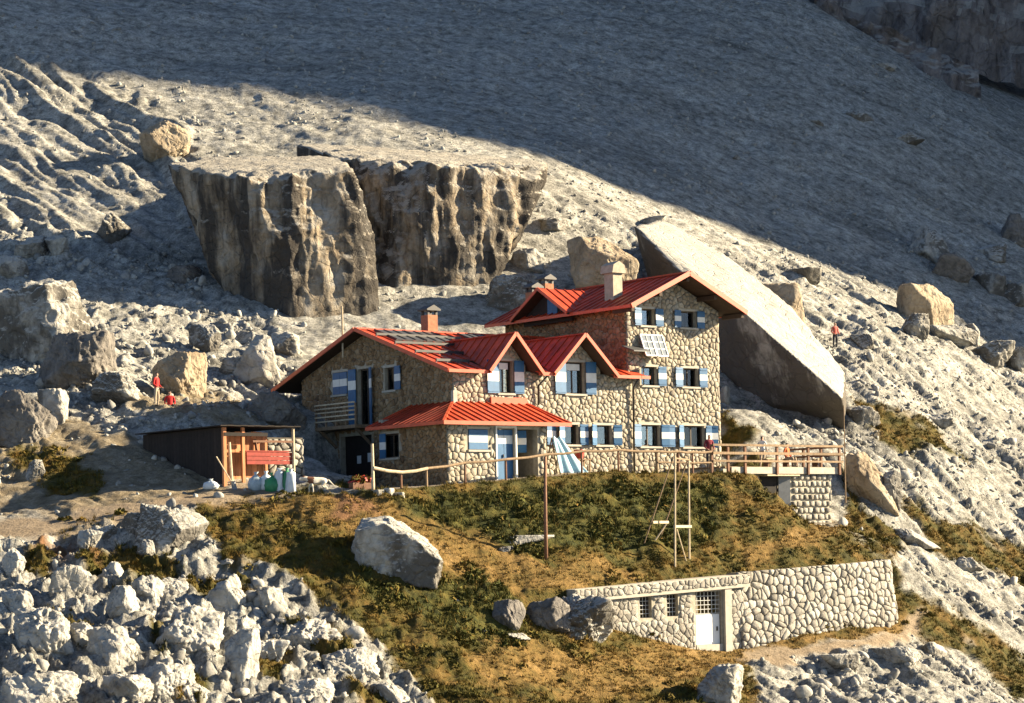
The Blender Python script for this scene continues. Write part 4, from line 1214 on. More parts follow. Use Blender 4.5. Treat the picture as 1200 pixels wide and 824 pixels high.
# dormers
for a, b, m_, za in DORM:
    yb = -1.1 + (za - EAVE) / SL; yf = -1.25
    L = [zp(a, yf, EAVE + .02), zp(a, -1.1, EAVE + .02), zp(m_, yb, za), zp(m_, yf, za)]
    Rr = [zp(b, -1.1, EAVE + .02), zp(b, yf, EAVE + .02), zp(m_, yf, za), zp(m_, yb, za)]
    mb = MB()
    for side in (a, b):
        P = [Vector(zp(side, yf, EAVE + .02)), Vector(zp(side, -1.1, EAVE + .02)), Vector(zp(m_, yb, za)), Vector(zp(m_, yf, za))]
        mb.prism([p - Vector((0, 0, .11)) for p in P], (0, 0, .10))
    dr_ = mb.build('dormer_roof', 'soffit', hut)
    for side, sg in ((a, 1), (b, -1)):
        # sheets run down the slope: strips counted back from the front verge
        n = 5; length = yb - yf
        for i in range(n + 4):
            y0, y1 = yf + i * .62, yf + (i + 1) * .62 - .012
            if y0 > yb - .05: break
            y1 = min(y1, yb)
            def low(y):                      # lower end of the sheet at depth y, on the valley line
                t = 0 if y < -1.1 else (y + 1.1) / (yb + 1.1)
                return (side + (m_ - side) * t, EAVE + .02 + (za - EAVE - .02) * t)
            (xa, zA), (xb, zB) = low(y0), low(y1)
            mb = MB(); P = [Vector(zp(xa, y0, zA)), Vector(zp(xb, y1, zB)), Vector(zp(m_, y1, za)), Vector(zp(m_, y0, za))]
            mb.prism(P, (0, 0, .025)); mb.bar(P[0] + Vector((0, .02, .05)), P[3] + Vector((0, .02, .05)), .035, .06)
            mb.build('roof_panel', 'red', dr_)
        board(dr_, zp(side, yf - .03, EAVE), zp(m_, yf - .03, za + .01), .17, .05)
    board(dr_, zp(m_, yf, za + .04), zp(m_, yb, za + .04), .06, .2, 'red', 'ridge_cap')
# tower roof
TA, TE, TX = 13.80, 11.98, 3.07
mb = MB()
tl = [zp(-.92, YT + .6, TE), zp(-.92, -1.5, TE), zp(TX, -1.5, TA), zp(TX, YT + .6, TA)]
tr_ = [zp(7.06, -1.5, TE), zp(7.06, YT + .6, TE), zp(TX, YT + .6, TA), zp(TX, -1.5, TA)]
slab(mb, tl); slab(mb, tr_); troof = mb.build('tower_roof', 'soffit', hut)
roof_plane(troof, tl, .62); roof_plane(troof, tr_, .62)
for x in (-.92, 7.06):
    board(troof, zp(x, -1.54, TE - .03), zp(TX, -1.54, TA), .24, .07)
    board(troof, zp(x + (-.03 if x < 0 else .03), -1.5, TE - .04), zp(x + (-.03 if x < 0 else .03), YT + .6, TE - .04), .16, .06, 'redtrim', 'gutter')
board(troof, zp(TX, -1.5, TA + .05), zp(TX, YT + .6, TA + .05), .08, .35, 'red', 'ridge_cap')
# purlin ends and inner verge board under the front overhang
for t in (.0, .5, 1.0):
    for sx_, ex in ((-.7, -1), (6.85, 1)):
        x = TX + (sx_ - TX) * t; z = TA - abs(x - TX) * .453 - .28
        if t == 0 and ex > 0: continue
        mb = MB(); mb.box((x - .09, -1.4, z_(z) - .12), (x + .09, .1, z_(z) + .10)); mb.build('purlin', 'soffit', troof)
# dormer on the tower's left slope, facing left
ya, za_ = HUT.hx(638, 338, -.95); yl_, _zl = HUT.hx(602, 384, -.95); yr_, _zr = HUT.hx(668, 368, -.95)
zd = TE + .05; ym = (yl_ + yr_) / 2
xr = -.92 + (za_ - TE) / .456
mb = MB()
for s_ in (yl_, yr_):
    P = [Vector(zp(-1.15, s_, zd)), Vector(zp(-.80, s_, zd)), Vector(zp(xr, ym, za_)), Vector(zp(-1.15, ym, za_))]
    mb.prism([p - Vector((0, 0, .10)) for p in P], (0, 0, .09))
td = mb.build('dormer_roof', 'soffit', hut)
for s_ in (yl_, yr_):
    n = 6
    for i in range(n):
        x0 = -1.15 + (xr + 1.15) * i / n; x1 = -1.15 + (xr + 1.15) * (i + 1) / n - .012
        def lowp(x):
            t = 0 if x < -.8 else (x + .8) / (xr + .8)
            return zp(x, s_ + (ym - s_) * t, zd + (za_ - zd) * t)
        P = [Vector(lowp(x0)), Vector(lowp(x1)), Vector(zp(x1, ym, za_)), Vector(zp(x0, ym, za_))]
        mb = MB(); mb.prism(P, (0, 0, .025)); mb.bar(P[0] + Vector((.02, 0, .05)), P[3] + Vector((.02, 0, .05)), .035, .06); mb.build('roof_panel', 'red', td)
    board(td, zp(-1.18, s_, zd), zp(-1.18, ym, za_), .16, .05)
mb = MB(); mb.prism([zp(-.55, yl_ - .35, TE - .3), zp(-.55, yr_ + .35, TE - .3), zp(-.55, yr_ + .35, zd + .05), zp(-.55, ym, za_ - .2), zp(-.55, yl_ - .35, zd + .05)], (.15, 0, 0)); mb.build('dormer_wall', 'darkwood', hut)
G = Gx(-.56); mb = MB(); mb.box((ym - .9, TE - .1, .002), (ym - .1, TE + .95, .05), 0, G); mb.build('shutter', 'blue', hut)
# annex roof
AE, ATOP = 5.80, 6.95
fr_ = [zp(-14.15, -3.42, AE), zp(-6.58, -3.42, AE), zp(-6.95, -.42, ATOP), zp(XG - .02, -.42, ATOP)]
le_ = [zp(-14.15, 2.9, AE), zp(-14.15, -3.42, AE), zp(XG - .02, -.42, ATOP), zp(XG - .02, 2.9, ATOP)]
mb = MB(); slab(mb, fr_, .08); slab(mb, le_, .08); aroof = mb.build('annex_roof', 'soffit', hut)
roof_plane(aroof, fr_, .46); roof_plane(aroof, le_, .46)
board(aroof, zp(-14.18, -3.45, AE - .02), zp(-6.56, -3.45, AE - .02), .18, .07, 'redtrim', 'gutter'); board(aroof, zp(-14.18, 2.9, AE - .02), zp(-14.18, -3.45, AE - .02), .16, .07, 'redtrim', 'gutter')
board(aroof, zp(-6.56, -3.45, AE), zp(-6.95, -.45, ATOP), .16, .06); board(aroof, zp(-14.15, -3.42, AE + .05), zp(XG, -.42, ATOP + .05), .05, .14, 'redtrim', 'hip_cap')
mb = MB(); mb.box((-9.2, -.62, z_(ATOP - .1)), (-7.0, -.48, z_(ATOP + .28))); mb.build('flashing', 'redtrim', aroof)
mb = MB(); mb.box((XG - .12, -.62, z_(ATOP - .05)), (XG + .12, -.42, z_(ATOP + .55))); mb.build('flashing', 'concrete', aroof)
# chimneys
def chimney(x, y, z0, z1, w, d, m, cap='grey_metal', gabled=False):
    mb = MB(); mb.box((x - w / 2, y - d / 2, z_(z0)), (x + w / 2, y + d / 2, z_(z1))); c = mb.build('chimney', m, hut)
    mb = MB()
    if gabled:
        mb.prism([zp(x - w * .75, y - d * .7, z1 + .002), zp(x + w * .75, y - d * .7, z1 + .002), zp(x + w * .6, y - d * .7, z1 + .42), zp(x, y - d * .7, z1 + .62), zp(x - w * .6, y - d * .7, z1 + .42)], (0, d * 1.4, 0))
    else:
        for sx in (-1, 1):
            for sy in (-1, 1): mb.box((x + sx * w * .4 - .06, y + sy * d * .4 - .06, z_(z1)), (x + sx * w * .4 + .06, y + sy * d * .4 + .06, z_(z1 + .22)))
        mb.prism([zp(x - w * .7, y - d * .7, z1 + .22), zp(x + w * .7, y - d * .7, z1 + .22), zp(x + w * .7, y - d * .7, z1 + .30), zp(x, y - d * .7, z1 + .52), zp(x - w * .7, y - d * .7, z1 + .30)], (0, d * 1.4, 0))
    mb.build('chimney_cap', cap, c)
    mb = MB(); mb.box((x - w / 2 - .08, y - d / 2 - .08, z_(z0)), (x + w / 2 + .08, y + d / 2 + .08, z_(z0 + .55))); mb.build('flashing', 'redtrim', c)
cy, cz = HUT.hx(503, 372, -7.2); chimney(-7.2, cy, cz - 1.4, cz + .1, .62, .62, 'brick', 'metal')
cx, cz = HUT.hy(719, 345, 1.6); chimney(cx, 1.6, cz - .9, HUT.hy(719, 321, 1.6)[1], .62, .7, 'chimney', 'chimney', True)
cx, cz = HUT.hy(625, 352, 8.6); chimney(cx, 8.6, cz - 1.5, HUT.hy(625, 343, 8.6)[1], .6, .6, 'brick', 'metal')
cx, cz = HUT.hy(640, 340, 10.2); chimney(cx, 10.2, cz - 1.5, HUT.hy(640, 333, 10.2)[1], .6, .6, 'brick', 'metal')
# solar panels on the tower front, small hood beside them
for a in (.80, 1.58):
    mb = MB(); P = [zp(a, -.62, 9.58), zp(a + .72, -.62, 9.58), zp(a + .72, -.16, 10.68), zp(a, -.16, 10.68)]
    mb.prism(P, (0, .05, .02)); s = mb.build('solar_panel', 'solar', hut)
    mb = MB()
    for i in range(4): mb.bar(P[i], P[(i + 1) % 4], .06, .07)
    for k in (1, 2): mb.bar(Vector(P[0]).lerp(Vector(P[3]), k / 3), Vector(P[1]).lerp(Vector(P[2]), k / 3), .02, .06)
    mb.bar(Vector(P[0]).lerp(Vector(P[1]), .5), Vector(P[3]).lerp(Vector(P[2]), .5), .02, .06)
    mb.build('panel_frame', 'white', s)
    mb = MB(); mb.bar(Vector(P[0]) + Vector((.36, .03, 0)), zp(a + .36, .0, 9.6), .05); mb.bar(Vector(P[3]) + Vector((.36, .02, -.05)), zp(a + .36, .02, 10.6), .05); mb.build('bracket', 'metal', s)
mb = MB(); mb.prism([zp(-.35, -1.0, 9.72), zp(.72, -1.0, 9.72), zp(.72, -.05, 10.02), zp(-.35, -.05, 10.02)], (0, 0, .06)); mb.build('small_hood', 'collector', hut)
# gutters' downpipes
for pts in ([(-.12, -1.05, 8.3), (-.12, -.62, 7.9), (-.12, -.56, 3.5)], [(-6.05, -1.05, 8.3), (-6.25, -.60, 7.85), (-6.25, -.56, 6.9)]):
    mb = MB(); mb.tube([zp(*p) for p in pts], .055, 8); mb.build('downpipe', 'metal', hut, smooth=True)
# thin mast beside the gable ridge
mb = MB(); mb.tube([zp(XG - .55, RY + 1.4, 9.7), zp(XG - .55, RY + 1.4, 12.3)], .05, 8); mb.build('mast', 'palewood', hut)

# ------------------------------------------------------------------ storage house and retaining wall
sto_z = -4.9
STO2 = STO
root = empty('storage_house', (STO.o[0], STO.o[1], sto_z), STO.phi, 'low stone storage house with white door built into the bank', 'building')
def sz(z): return z - sto_z
def SG(t, z, d): return (t, -d, sz(z))
zl_, zr_ = STO.hy(676, 706, 0)[1], STO.hy(868, 688, 0)[1]
def stop(t): return zl_ + (zr_ - zl_) * t / STO_L
def sh(p, q):
    a = STO.hy(*p, 0); b = STO.hy(*q, 0); return (a[0], b[0], min(a[1], b[1]), max(a[1], b[1]))
sw1 = sh((749, 700), (764, 724)); sw2 = sh((781, 697), (795, 722)); sdo = sh((815, 694), (847, 768))
mss = Masonry(root)
mb = MB(); wall_slab(mb, SG, 0, STO_L, -6.2, lambda t: stop(t), [], [sw1, sw2, sdo], .5)
sw = mb.build('front_wall', 'mortar', root)
mss.fill(sw, [(0.02, -5.6), (STO_L - .02, -5.6), (STO_L - .02, stop(STO_L) - .02), (.02, stop(0) - .02)], [(a - .08, b + .08, c - .08, d + .05) for a, b, c, d in (sw1, sw2, sdo)], SG, .31, .25, 31, .010, .05)
cop = lambda t: stop(t) + .58
def SGc(t, z, d): return (t, -.22 - d, sz(z))
mb = MB(); P = [(-.25, stop(-.25)), (STO_L + .25, stop(STO_L + .25)), (STO_L + .25, cop(STO_L + .25)), (-.25, cop(-.25))]
mb.prism([SGc(t, z, 0) for t, z in P], (0, 1.1, 0)); mb.box((-.15, .5, sz(-6.0)), (STO_L + .1, 3.0, sz(-2.2)))
co = mb.build('coping', 'concrete', root)
mss.fill(co, [(P[0][0] + .02, P[0][1] + .14), (P[1][0] - .02, P[1][1] + .14), (P[2][0] - .02, P[2][1] - .02), (P[3][0] + .02, P[3][1] - .02)], [], SGc, .30, .30, 33, .016, .05)
mss.finish('drystone', 300, 'wall_stones')
for (a, b, c, d) in (sw1, sw2):
    mb = MB()
    for e in ((a, a + .05, c, d), (b - .05, b, c, d), (a, b, c, c + .05), (a, b, d - .05, d)): mb.box((e[0], e[2], -.3), (e[1], e[3], -.24), 0, SG)
    w = mb.build('window', 'framewood', root)
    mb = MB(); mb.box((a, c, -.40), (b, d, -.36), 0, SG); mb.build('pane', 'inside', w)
    mb = MB()
    for k in range(1, 4): mb.box((a + (b - a) * k / 4 - .012, c, -.22), (a + (b - a) * k / 4 + .012, d, -.20), 0, SG)
    for k in range(1, 5): mb.box((a, c + (d - c) * k / 5 - .012, -.198), (b, c + (d - c) * k / 5 + .012, -.18), 0, SG)
    mb.build('grille', 'bars', w)
a, b, c, d = sdo; zm = c + (d - c) * .66; zs = c + (d - c) * .18
mb = MB(); mb.box((a + .04, zs + .01, -.20), (b - .04, zm - .04, -.14), 0, SG); mb.box((a + .10, zs + .1, -.138), (b - .10, zm - .14, -.125), 0, SG)
dr = mb.build('door', 'palewall', root)
mb = MB(); mb.box((b - .25, (zs + zm) / 2 - .1, -.124), (b - .18, (zs + zm) / 2 + .1, -.08), 0, SG); mb.build('handle', 'metal', dr)
mb = MB(); mb.box((a, c - .4, -.24), (b, zs, .02), 0, SG); mb.build('threshold', 'concrete', root)
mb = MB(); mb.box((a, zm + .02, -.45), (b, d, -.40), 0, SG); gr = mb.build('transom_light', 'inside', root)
mb = MB()
for k in range(0, 8): mb.box((a + (b - a) * k / 7 - .014, zm, -.20), (a + (b - a) * k / 7 + .014, d, -.18), 0, SG)
for k in range(0, 5): mb.box((a, zm + (d - .2 - zm) * k / 4 - .014, -.178), (b, zm + (d - .2 - zm) * k / 4 + .014, -.16), 0, SG)
mb.build('grille', 'bars', gr)
for t in (b + .28,):
    mb = MB(); mb.box((t - .2, -6.0, .01), (t + .2, stop(t) - .01, .16), 0, SG); mb.build('pilaster', 'concrete', root)

rwz = -4.9
rw = empty('retaining_wall', (RW[0][0], RW[0][1], rwz), 0, 'curved dry stone retaining wall right of the storage house', 'wall')
_seg = [math.hypot(q[0] - p[0], q[1] - p[1]) for p, q in zip(RW[:-1], RW[1:])]; _cum = np.r_[0, np.cumsum(_seg)]; RWL = float(_cum[-1])
_nx = []
for p, q in zip(RW[:-1], RW[1:]):
    l = math.hypot(q[0] - p[0], q[1] - p[1]); _nx.append(((q[1] - p[1]) / l, -(q[0] - p[0]) / l))
def RG(t, z, d):
    t = min(max(t, 0), RWL - 1e-6); k = int(np.searchsorted(_cum, t, side='right') - 1); f = (t - _cum[k]) / _seg[k]
    x = RW[k][0] + (RW[k + 1][0] - RW[k][0]) * f; y = RW[k][1] + (RW[k + 1][1] - RW[k][1]) * f
    k2 = min(k + 1, len(_nx) - 1) if f > .5 else max(k - 1, 0); g = abs(f - .5)
    nx = _nx[k][0] * (1 - g) + _nx[k2][0] * g; ny = _nx[k][1] * (1 - g) + _nx[k2][1] * g
    d2 = d + .30 + (-1.5 - z) * .10
    return (x + nx * d2 - RW[0][0], y + ny * d2 - RW[0][1], z - rwz)
def rtop(t): return -1.42 + 0.40 * min(1, t / 11.0)
mb = MB(); N_ = 60
for i in range(N_):
    a, b = RWL * i / N_, RWL * (i + 1) / N_
    vs = [RG(a, -5.6, 0), RG(b, -5.6, 0), RG(b, rtop(b) - .05, 0), RG(a, rtop(a) - .05, 0), RG(a, -5.6, -.7), RG(b, -5.6, -.7), RG(b, rtop(b) - .05, -.7), RG(a, rtop(a) - .05, -.7)]
    mb.add(vs, [(0, 1, 2, 3), (7, 6, 5, 4), (0, 4, 5, 1), (3, 2, 6, 7)] + ([(0, 3, 7, 4)] if i == 0 else []) + ([(1, 5, 6, 2)] if i == N_ - 1 else []))
core = mb.build('wall_core', 'darkmortar', rw)
msr = Masonry(rw)
msr.fill(core, [(0, -5.3), (RWL, -5.3), (RWL, rtop(RWL)), (11, rtop(11)), (0, rtop(0))], [], RG, .44, .34, 77, .014, .11, 1, True)
msr.finish('drystone', 300, 'wall_stones')

# ------------------------------------------------------------------ deck right of the hut
DZ = 3.78
dk = empty('sun_deck', HUT.world(6.6, -4.2) + (1.5,), PHI, 'timber sun deck on a squared stone base right of the hut', 'deck')
def dl(x, y, z): return (x - 6.6, y + 4.2, z - 1.5)
for i in range(17):
    y0 = -4.15 + i * .25; mb = MB(); mb.box(dl(2.4, y0, DZ - .07), dl(11.0, y0 + .235, DZ)); mb.build('plank', 'wood', dk)
mb = MB(); mb.box(dl(3.2, -4.22, DZ - .36), dl(11.05, -4.16, DZ - .02)); mb.build('fascia', 'concrete', dk)
mb = MB(); mb.box(dl(2.5, -4.1, DZ - .30), dl(11.0, 0, DZ - .08)); mb.build('deck_slab', 'concrete', dk)
# base block
bx0, bx1 = HUT.hy(926, 580, -3.9)[0], HUT.hy(974, 580, -3.9)[0]
mb = MB(); mb.box(dl(bx0, -3.9, -.6), dl(bx1, -.5, DZ - .31)); bb = mb.build('base_block', 'mortar', dk)
msd = Masonry(dk)
rng = random.Random(4); z = .35
while z < DZ - .65:
    x = bx0 + .03 + rng.random() * .2; h = .30
    while x < bx1 - .15:
        w = min(rng.uniform(.30, .46), bx1 - .03 - x)
        g = stone_geo([(x, z), (x + w, z), (x + w, z + h), (x, z + h)], lambda t, zz, d: dl(t, -3.9 - d, zz), rng, .045, .13)
        if g and w > .12: msd.items.append((w * h, bb, g))
        x += w + .01
    z += h + .045
msd.fill(bb, [(-3.85, .2), (-.6, .2), (-.6, DZ - .5), (-3.85, DZ - .5)], [], lambda t, zz, d: dl(bx1 + d, t, zz), .42, .34, 8, .03, .10, .2)
msd.finish('drystone', 300)
ex0, ex1 = HUT.hy(892, 580, -3.7)[0], HUT.hy(912, 580, -3.7)[0]
mb = MB(); mb.box(dl(ex0 - .9, -3.6, .8), dl(bx0, -.6, DZ - .31)); mb.build('back_block', 'concrete', dk)
mb = MB(); mb.box(dl(ex0, -3.66, 1.7), dl(ex1, -3.602, DZ - .42)); mb.build('opening_shade_sheet', 'inside', dk)  # near-black sheet on the solid block, painted shade in place of a doorway
mb = MB(); mb.prism([dl(ex1 + .02, -3.72, 1.75), dl(bx0 - .03, -3.95, 1.75), dl(bx0 - .03, -3.95, DZ - .45), dl(ex1 + .02, -3.72, DZ - .45)], (0, .05, 0)); mb.build('door_leaf', 'grey_metal', dk)
mb = MB(); mb.box(dl(ex0 - .1, -4.3, DZ - .47), dl(ex1 + 1.0, -3.7, DZ - .40)); mb.build('lintel', 'palewood', dk)
for i, x in enumerate([HUT.hy(q, 540, -4.28)[0] for q in (834, 853, 873, 910.5, 947, 983.5)]):
    mb = MB(); mb.box(dl(x - .06, -4.34, DZ - .40), dl(x + .06, -4.225, DZ + 1.10)); mb.build('railing_post', 'brownwood', dk)
for z, w in ((.22, .10), (.60, .13), (1.02, .11)):
    for x0, x1 in ((1.8, 4.6), (4.612, 7.9), (7.912, 11.05)):
        mb = MB(); mb.box(dl(x0, -4.40, DZ + z), dl(x1, -4.345, DZ + z + w)); mb.build('rail', 'wood', dk)
for z in (.60, 1.02):
    mb = MB(); mb.bar(dl(11.0, -4.3, DZ + z + .05), dl(11.0, -.3, DZ + z + .05), .06, .11); mb.build('rail', 'brownwood', dk)
for y in (-2.8, -1.5, -.3):
    mb = MB(); mb.box(dl(10.94, y - .06, DZ), dl(11.06, y + .06, DZ + 1.1)); mb.build('railing_post', 'brownwood', dk)
# benches and a table standing on the deck
def bench(x, y, L, label):
    X, Y = HUT.world(x, y); e = empty('bench', (X, Y, DZ), PHI, label, 'bench', 'benches on the sun deck')
    for dx in (-L / 2 + .15, L / 2 - .15):
        mb = MB(); mb.box((dx - .05, -.18, 0), (dx + .05, .18, .42)); mb.build('leg', 'brownwood', e)
    for k in (-1, 1):
        mb = MB(); mb.box((-L / 2, k * .10 - .085, .422), (L / 2, k * .10 + .085, .47)); mb.build('seat_board', 'palewood', e)
bench(7.3, -3.2, 1.7, 'pale wooden bench on the deck behind the left railing bay'); bench(9.2, -3.4, 1.8, 'pale wooden bench on the deck behind the right railing bay')

# ------------------------------------------------------------------ fence along the terrace
fe = empty('fence', HUT.world(-18.7, -4.25) + (2.6,), PHI, 'rustic log fence along the edge of the hut terrace', 'fence')
def fl(x, y, z): return (x + 18.7, y + 4.25, z - 2.6)
fx = [HUT.hy(p, 560, -4.25)[0] for p in (400, 420, 470, 500, 545, 593, 640, 682, 725, 770, 795, 812, 833)]
def fg(x): return ground1(*HUT.world(x, -4.25))
hs = [.62, .62, .72, .80, .92, .95, 1.02, 1.02, 1.02, 1.02, 1.02, 1.02, 1.02]
for i, x in enumerate(fx):
    if i < 2: continue
    g = fg(x); mb = MB(); r = .055 if i not in (9, 10) else .08
    mb.tube([fl(x, -4.25, g - .4), fl(x, -4.25, g + hs[i] + .05)], [r, r * .9], 8); mb.build('fence_post', 'brownwood' if i % 3 else 'wood', fe, smooth=False)
px_l = HUT.hy(437, 560, -4.25)[0]
pts = [(px_l, 0.98 + 2.62)] + [(x, fg(x) + h) for x, h in zip(fx[2:], hs[2:])]
for k, ((xa, za), (xb, zb)) in enumerate(zip(pts[:-1], pts[1:])):
    mb = MB(); mb.tube([fl(xa - .02, -4.33, za + .02), fl((xa + xb) / 2, -4.33, (za + zb) / 2 - .02), fl(xb - .0, -4.33, zb + .02)], [.075 if k < 2 else .06] * 3, 8); mb.build('rail', 'palewood' if k < 2 else 'wood', fe)
for xa, xb in zip(fx[9:-1], fx[10:]):
    mb = MB(); mb.tube([fl(xa, -4.32, fg(xa) + .5), fl(xb, -4.32, fg(xb) + .5)], .045, 8); mb.build('rail', 'wood', fe)
g = fg(px_l); mb = MB(); mb.tube([fl(px_l, -4.25, g - .4), fl(px_l, -4.25, HUT.hy(437, 520, -4.25)[1])], [.085, .06], 10); mb.build('corner_post', 'palewood', fe)
for i, (dx, dy, dz) in enumerate(((.05, -.25, -.05), (.5, -.35, -.30), (.95, -.55, -.60))):
    X, Y = HUT.world(px_l + dx, -4.4 + dy); g = ground1(X, Y)
    mb = MB(); mb.box((-.22, -.2, -.25), (.22, .2, .16)); o = mb.build('stone_step', 'drystone', None, (X, Y, g), PHI + i * .4, bevel=.05)
    tag(o, ['top stone of the three steps below the corner fence post', 'middle stone of the three steps below the corner fence post', 'lowest stone of the three steps below the corner fence post'][i], 'step', 'stone steps by the fence post')
# tall lone pole below the terrace
X, Y, Z = hit(640, 657); mpp = (Y + D) / F
mb = MB(); mb.tube([(0, 0, -.5), (.01, 0, 2), (.05, 0, 122 * mpp)], [.095, .085, .06], 10); mb.build('pole', 'brownwood', None, (X, Y, Z), smooth=True)
tag(bpy.context.scene.objects['pole'], 'lone dark wooden pole rising from turf to the fence', 'pole')
# wooden trestle right of it
X, Y, Z = hit(791, 669); mpp = (Y + D) / F
t_ = empty('trestle', (X, Y, Z), 0, 'thin timber trestle frame standing above the storage house roof', 'frame')
def tp(px, py, dy=0.0): 
    a = wp(px, py, Y + dy); return (a[0] - X, a[1] - Y, a[2] - Z)
def stick(n, p, q, r=.05, m='palewood'):
    mb = MB(); mb.tube([p, q], [r, r * .85], 8); mb.build(n, m, t_)
stick('upright', tp(791, 676), tp(791, 533)); stick('upright', tp(808, 672, 1.1), tp(807, 535, 1.1))
stick('rear_leg', tp(743, 672, .9), tp(789, 536, .08), .035, 'wood'); stick('rear_leg', tp(760, 670, 1.9), tp(806, 538, 1.12), .035, 'wood')
mb = MB(); mb.bar(tp(765, 612, .55), tp(783, 612, 1.5), .08, .12); mb.build('crossbar', 'palewood', t_)
mb = MB(); mb.bar(tp(790, 617, -.02), tp(810, 617, 1.12), .08, .12); mb.build('crossbar', 'palewood', t_)
stick('strut', tp(781, 614, 1.0), tp(748, 662, .9), .035, 'palewood'); stick('strut', tp(793, 620, .1), tp(806, 664, 1.1), .035, 'palewood')
mb = MB(); mb.bar(tp(742, 668, .9), tp(791, 671, .02), .09, .09); mb.build('ground_beam', 'brownwood', t_)
mb = MB(); mb.bar(tp(791, 537, 0), tp(808, 539, 1.1), .06, .06); mb.build('top_bar', 'wood', t_)
# small pale plank on the right slope
a = hit(962, 616); b_ = hit(1000, 617); mb = MB(); mb.bar((-.9, 0, .10), (.9, .0, .05), .22, .06); o = mb.build('plank', 'palewood', None, (a[0], a[1], a[2] + .05), .3)
tag(o, 'pale plank lying on the turf below the deck', 'plank')
# vertical thin pole by the deck end
X, Y = HUT.world(11.25, -4.3); mb = MB(); mb.tube([(0, 0, -1.5), (0, 0, 3.6)], [.035, .025], 8); o = mb.build('pole', 'wood', None, (X, Y, 3.4)); tag(o, 'thin pole standing at the outer corner of the deck', 'pole')

# ------------------------------------------------------------------ shed on the left
SHF = Frame(*wp(263, 560, -13.0)[:2], PHI)
sb = 2.6; SR = 5.78
shd = empty('shed', (SHF.o[0], SHF.o[1], sb), PHI, 'low wooden shed with dark side and orange boarded end left of the hut', 'shed')
def sl(x, y, z): return (x, y, z - sb)
LX, LY = 3.7, 7.4
n = 26
for i in range(n):
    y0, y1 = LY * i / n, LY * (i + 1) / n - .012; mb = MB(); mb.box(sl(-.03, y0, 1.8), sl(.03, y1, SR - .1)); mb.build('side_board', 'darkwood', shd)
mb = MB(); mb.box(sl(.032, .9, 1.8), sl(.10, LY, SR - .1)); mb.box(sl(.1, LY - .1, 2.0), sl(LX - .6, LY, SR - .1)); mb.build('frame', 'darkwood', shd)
bw = .29
for i in range(9):
    x0 = .12 + i * bw; 
    if x0 + bw > LX - .9: break
    mb = MB(); mb.box(sl(x0, .62, 2.2), sl(x0 + bw - .02, .67, SR - .25 - .02 * (i % 3))); mb.build('end_board', 'orangewood', shd)
mb = MB(); mb.box(sl(-.06, -.08, 2.0), sl(.10, .08, SR - .11)); mb.build('corner_post', 'orangewood', shd)
mb = MB(); mb.box(sl(.95, -.05, 2.0), sl(1.09, .08, SR - .11)); mb.build('corner_post', 'orangewood', shd)
mb = MB(); mb.tube([sl(LX, -.05, 1.9), sl(LX, -.05, SR - .1)], .07, 10); mb.build('post', 'palewood', shd)
mb = MB(); mb.box(sl(-.02, -.10, SR - .50), sl(2.3, -.03, SR - .34)); mb.build('header_beam', 'darkwood', shd)
mb = MB(); mb.box(sl(1.5, -.10, SR - .78), sl(LX, -.03, SR - .68)); mb.build('header_beam', 'brownwood', shd)
for i in range(3):
    mb = MB(); mb.box(sl(1.2, -.02, 4.0 + i * .19), sl(LX - .05, .03, 4.17 + i * .19)); mb.build('counter_board', 'redwood', shd)
mb = MB(); mb.box(sl(1.15, -.02, 4.58), sl(LX - .05, .55, 4.63)); mb.build('counter_top', 'redwood', shd)
mb = MB(); mb.bar(sl(2.05, .5, 4.62), sl(2.0, .55, SR - .6), .10); mb.build('brace', 'brownwood', shd)
for i in range(12):
    x0 = -.35 + i * (LX + .6) / 12; mb = MB(); zz = SR - .02 + .012 * (i % 2)
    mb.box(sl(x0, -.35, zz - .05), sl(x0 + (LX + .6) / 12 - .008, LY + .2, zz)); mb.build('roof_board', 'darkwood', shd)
mb = MB(); mb.tube([sl(.38, -.05, 2.5), sl(.30, .02, 5.0)], [.09, .07], 8); o = mb.build('leaning_pole', 'palewood', shd)
# low stone wall behind the shed's open end
msw = empty('stone_pier', SHF.world(2.9, 1.0) + (2.4,), PHI, 'rough stone wall between shed and hut', 'wall')
mb = MB(); mb.box((0, 0, -.6), (2.0, .5, 2.9)); core = mb.build('wall_core', 'darkmortar', msw)
mp = Masonry(msw); mp.fill(core, [(0, 0), (2.0, 0), (2.0, 2.85), (0, 2.85)], [], lambda t, z, d: (t, -d, z), .42, .34, 5, .025, .12, 1, True); mp.finish('drystone', 300)

# bags, sacks and tools in front of it
def lump(name, prof, m, loc, label, cat, group=None, seed=0, n=18, wob=.10, neck=True):
    V = []; Fs = []
    for j, (z, r) in enumerate(prof):
        for k in range(n):
            a = 2 * math.pi * k / n; V.append((r * math.cos(a), r * math.sin(a) * .85, z))
    V = np.array(V); d = fbm(V / .22 + seed, 3); l = np.linalg.norm(V[:, :2], axis=1)[:, None] + 1e-6
    V[:, :2] += V[:, :2] / l * (d * wob)[:, None] * np.minimum(1, l / .1)
    Fs = [(j * n + k, j * n + (k + 1) % n, (j + 1) * n + (k + 1) % n, (j + 1) * n + k) for j in range(len(prof) - 1) for k in range(n)]
    me = bpy.data.meshes.new(name); me.from_pydata([tuple(v) for v in V], [], Fs + [tuple(range(n - 1, -1, -1)), tuple((len(prof) - 1) * n + k for k in range(n))])
    me.polygons.foreach_set('use_smooth', [True] * len(me.polygons)); me.materials.append(M[m]); me.update()
    return tag(link(name, me, None, loc), label, cat, group)
BAG = [(0, .20), (.06, .30), (.25, .34), (.45, .27), (.56, .10), (.60, .05), (.70, .11)]
SACK = [(0, .22), (.08, .27), (.4, .27), (.8, .25), (.92, .20), (.98, .08), (1.08, .14)]
def at(px, py): 
    return hit(px, py)
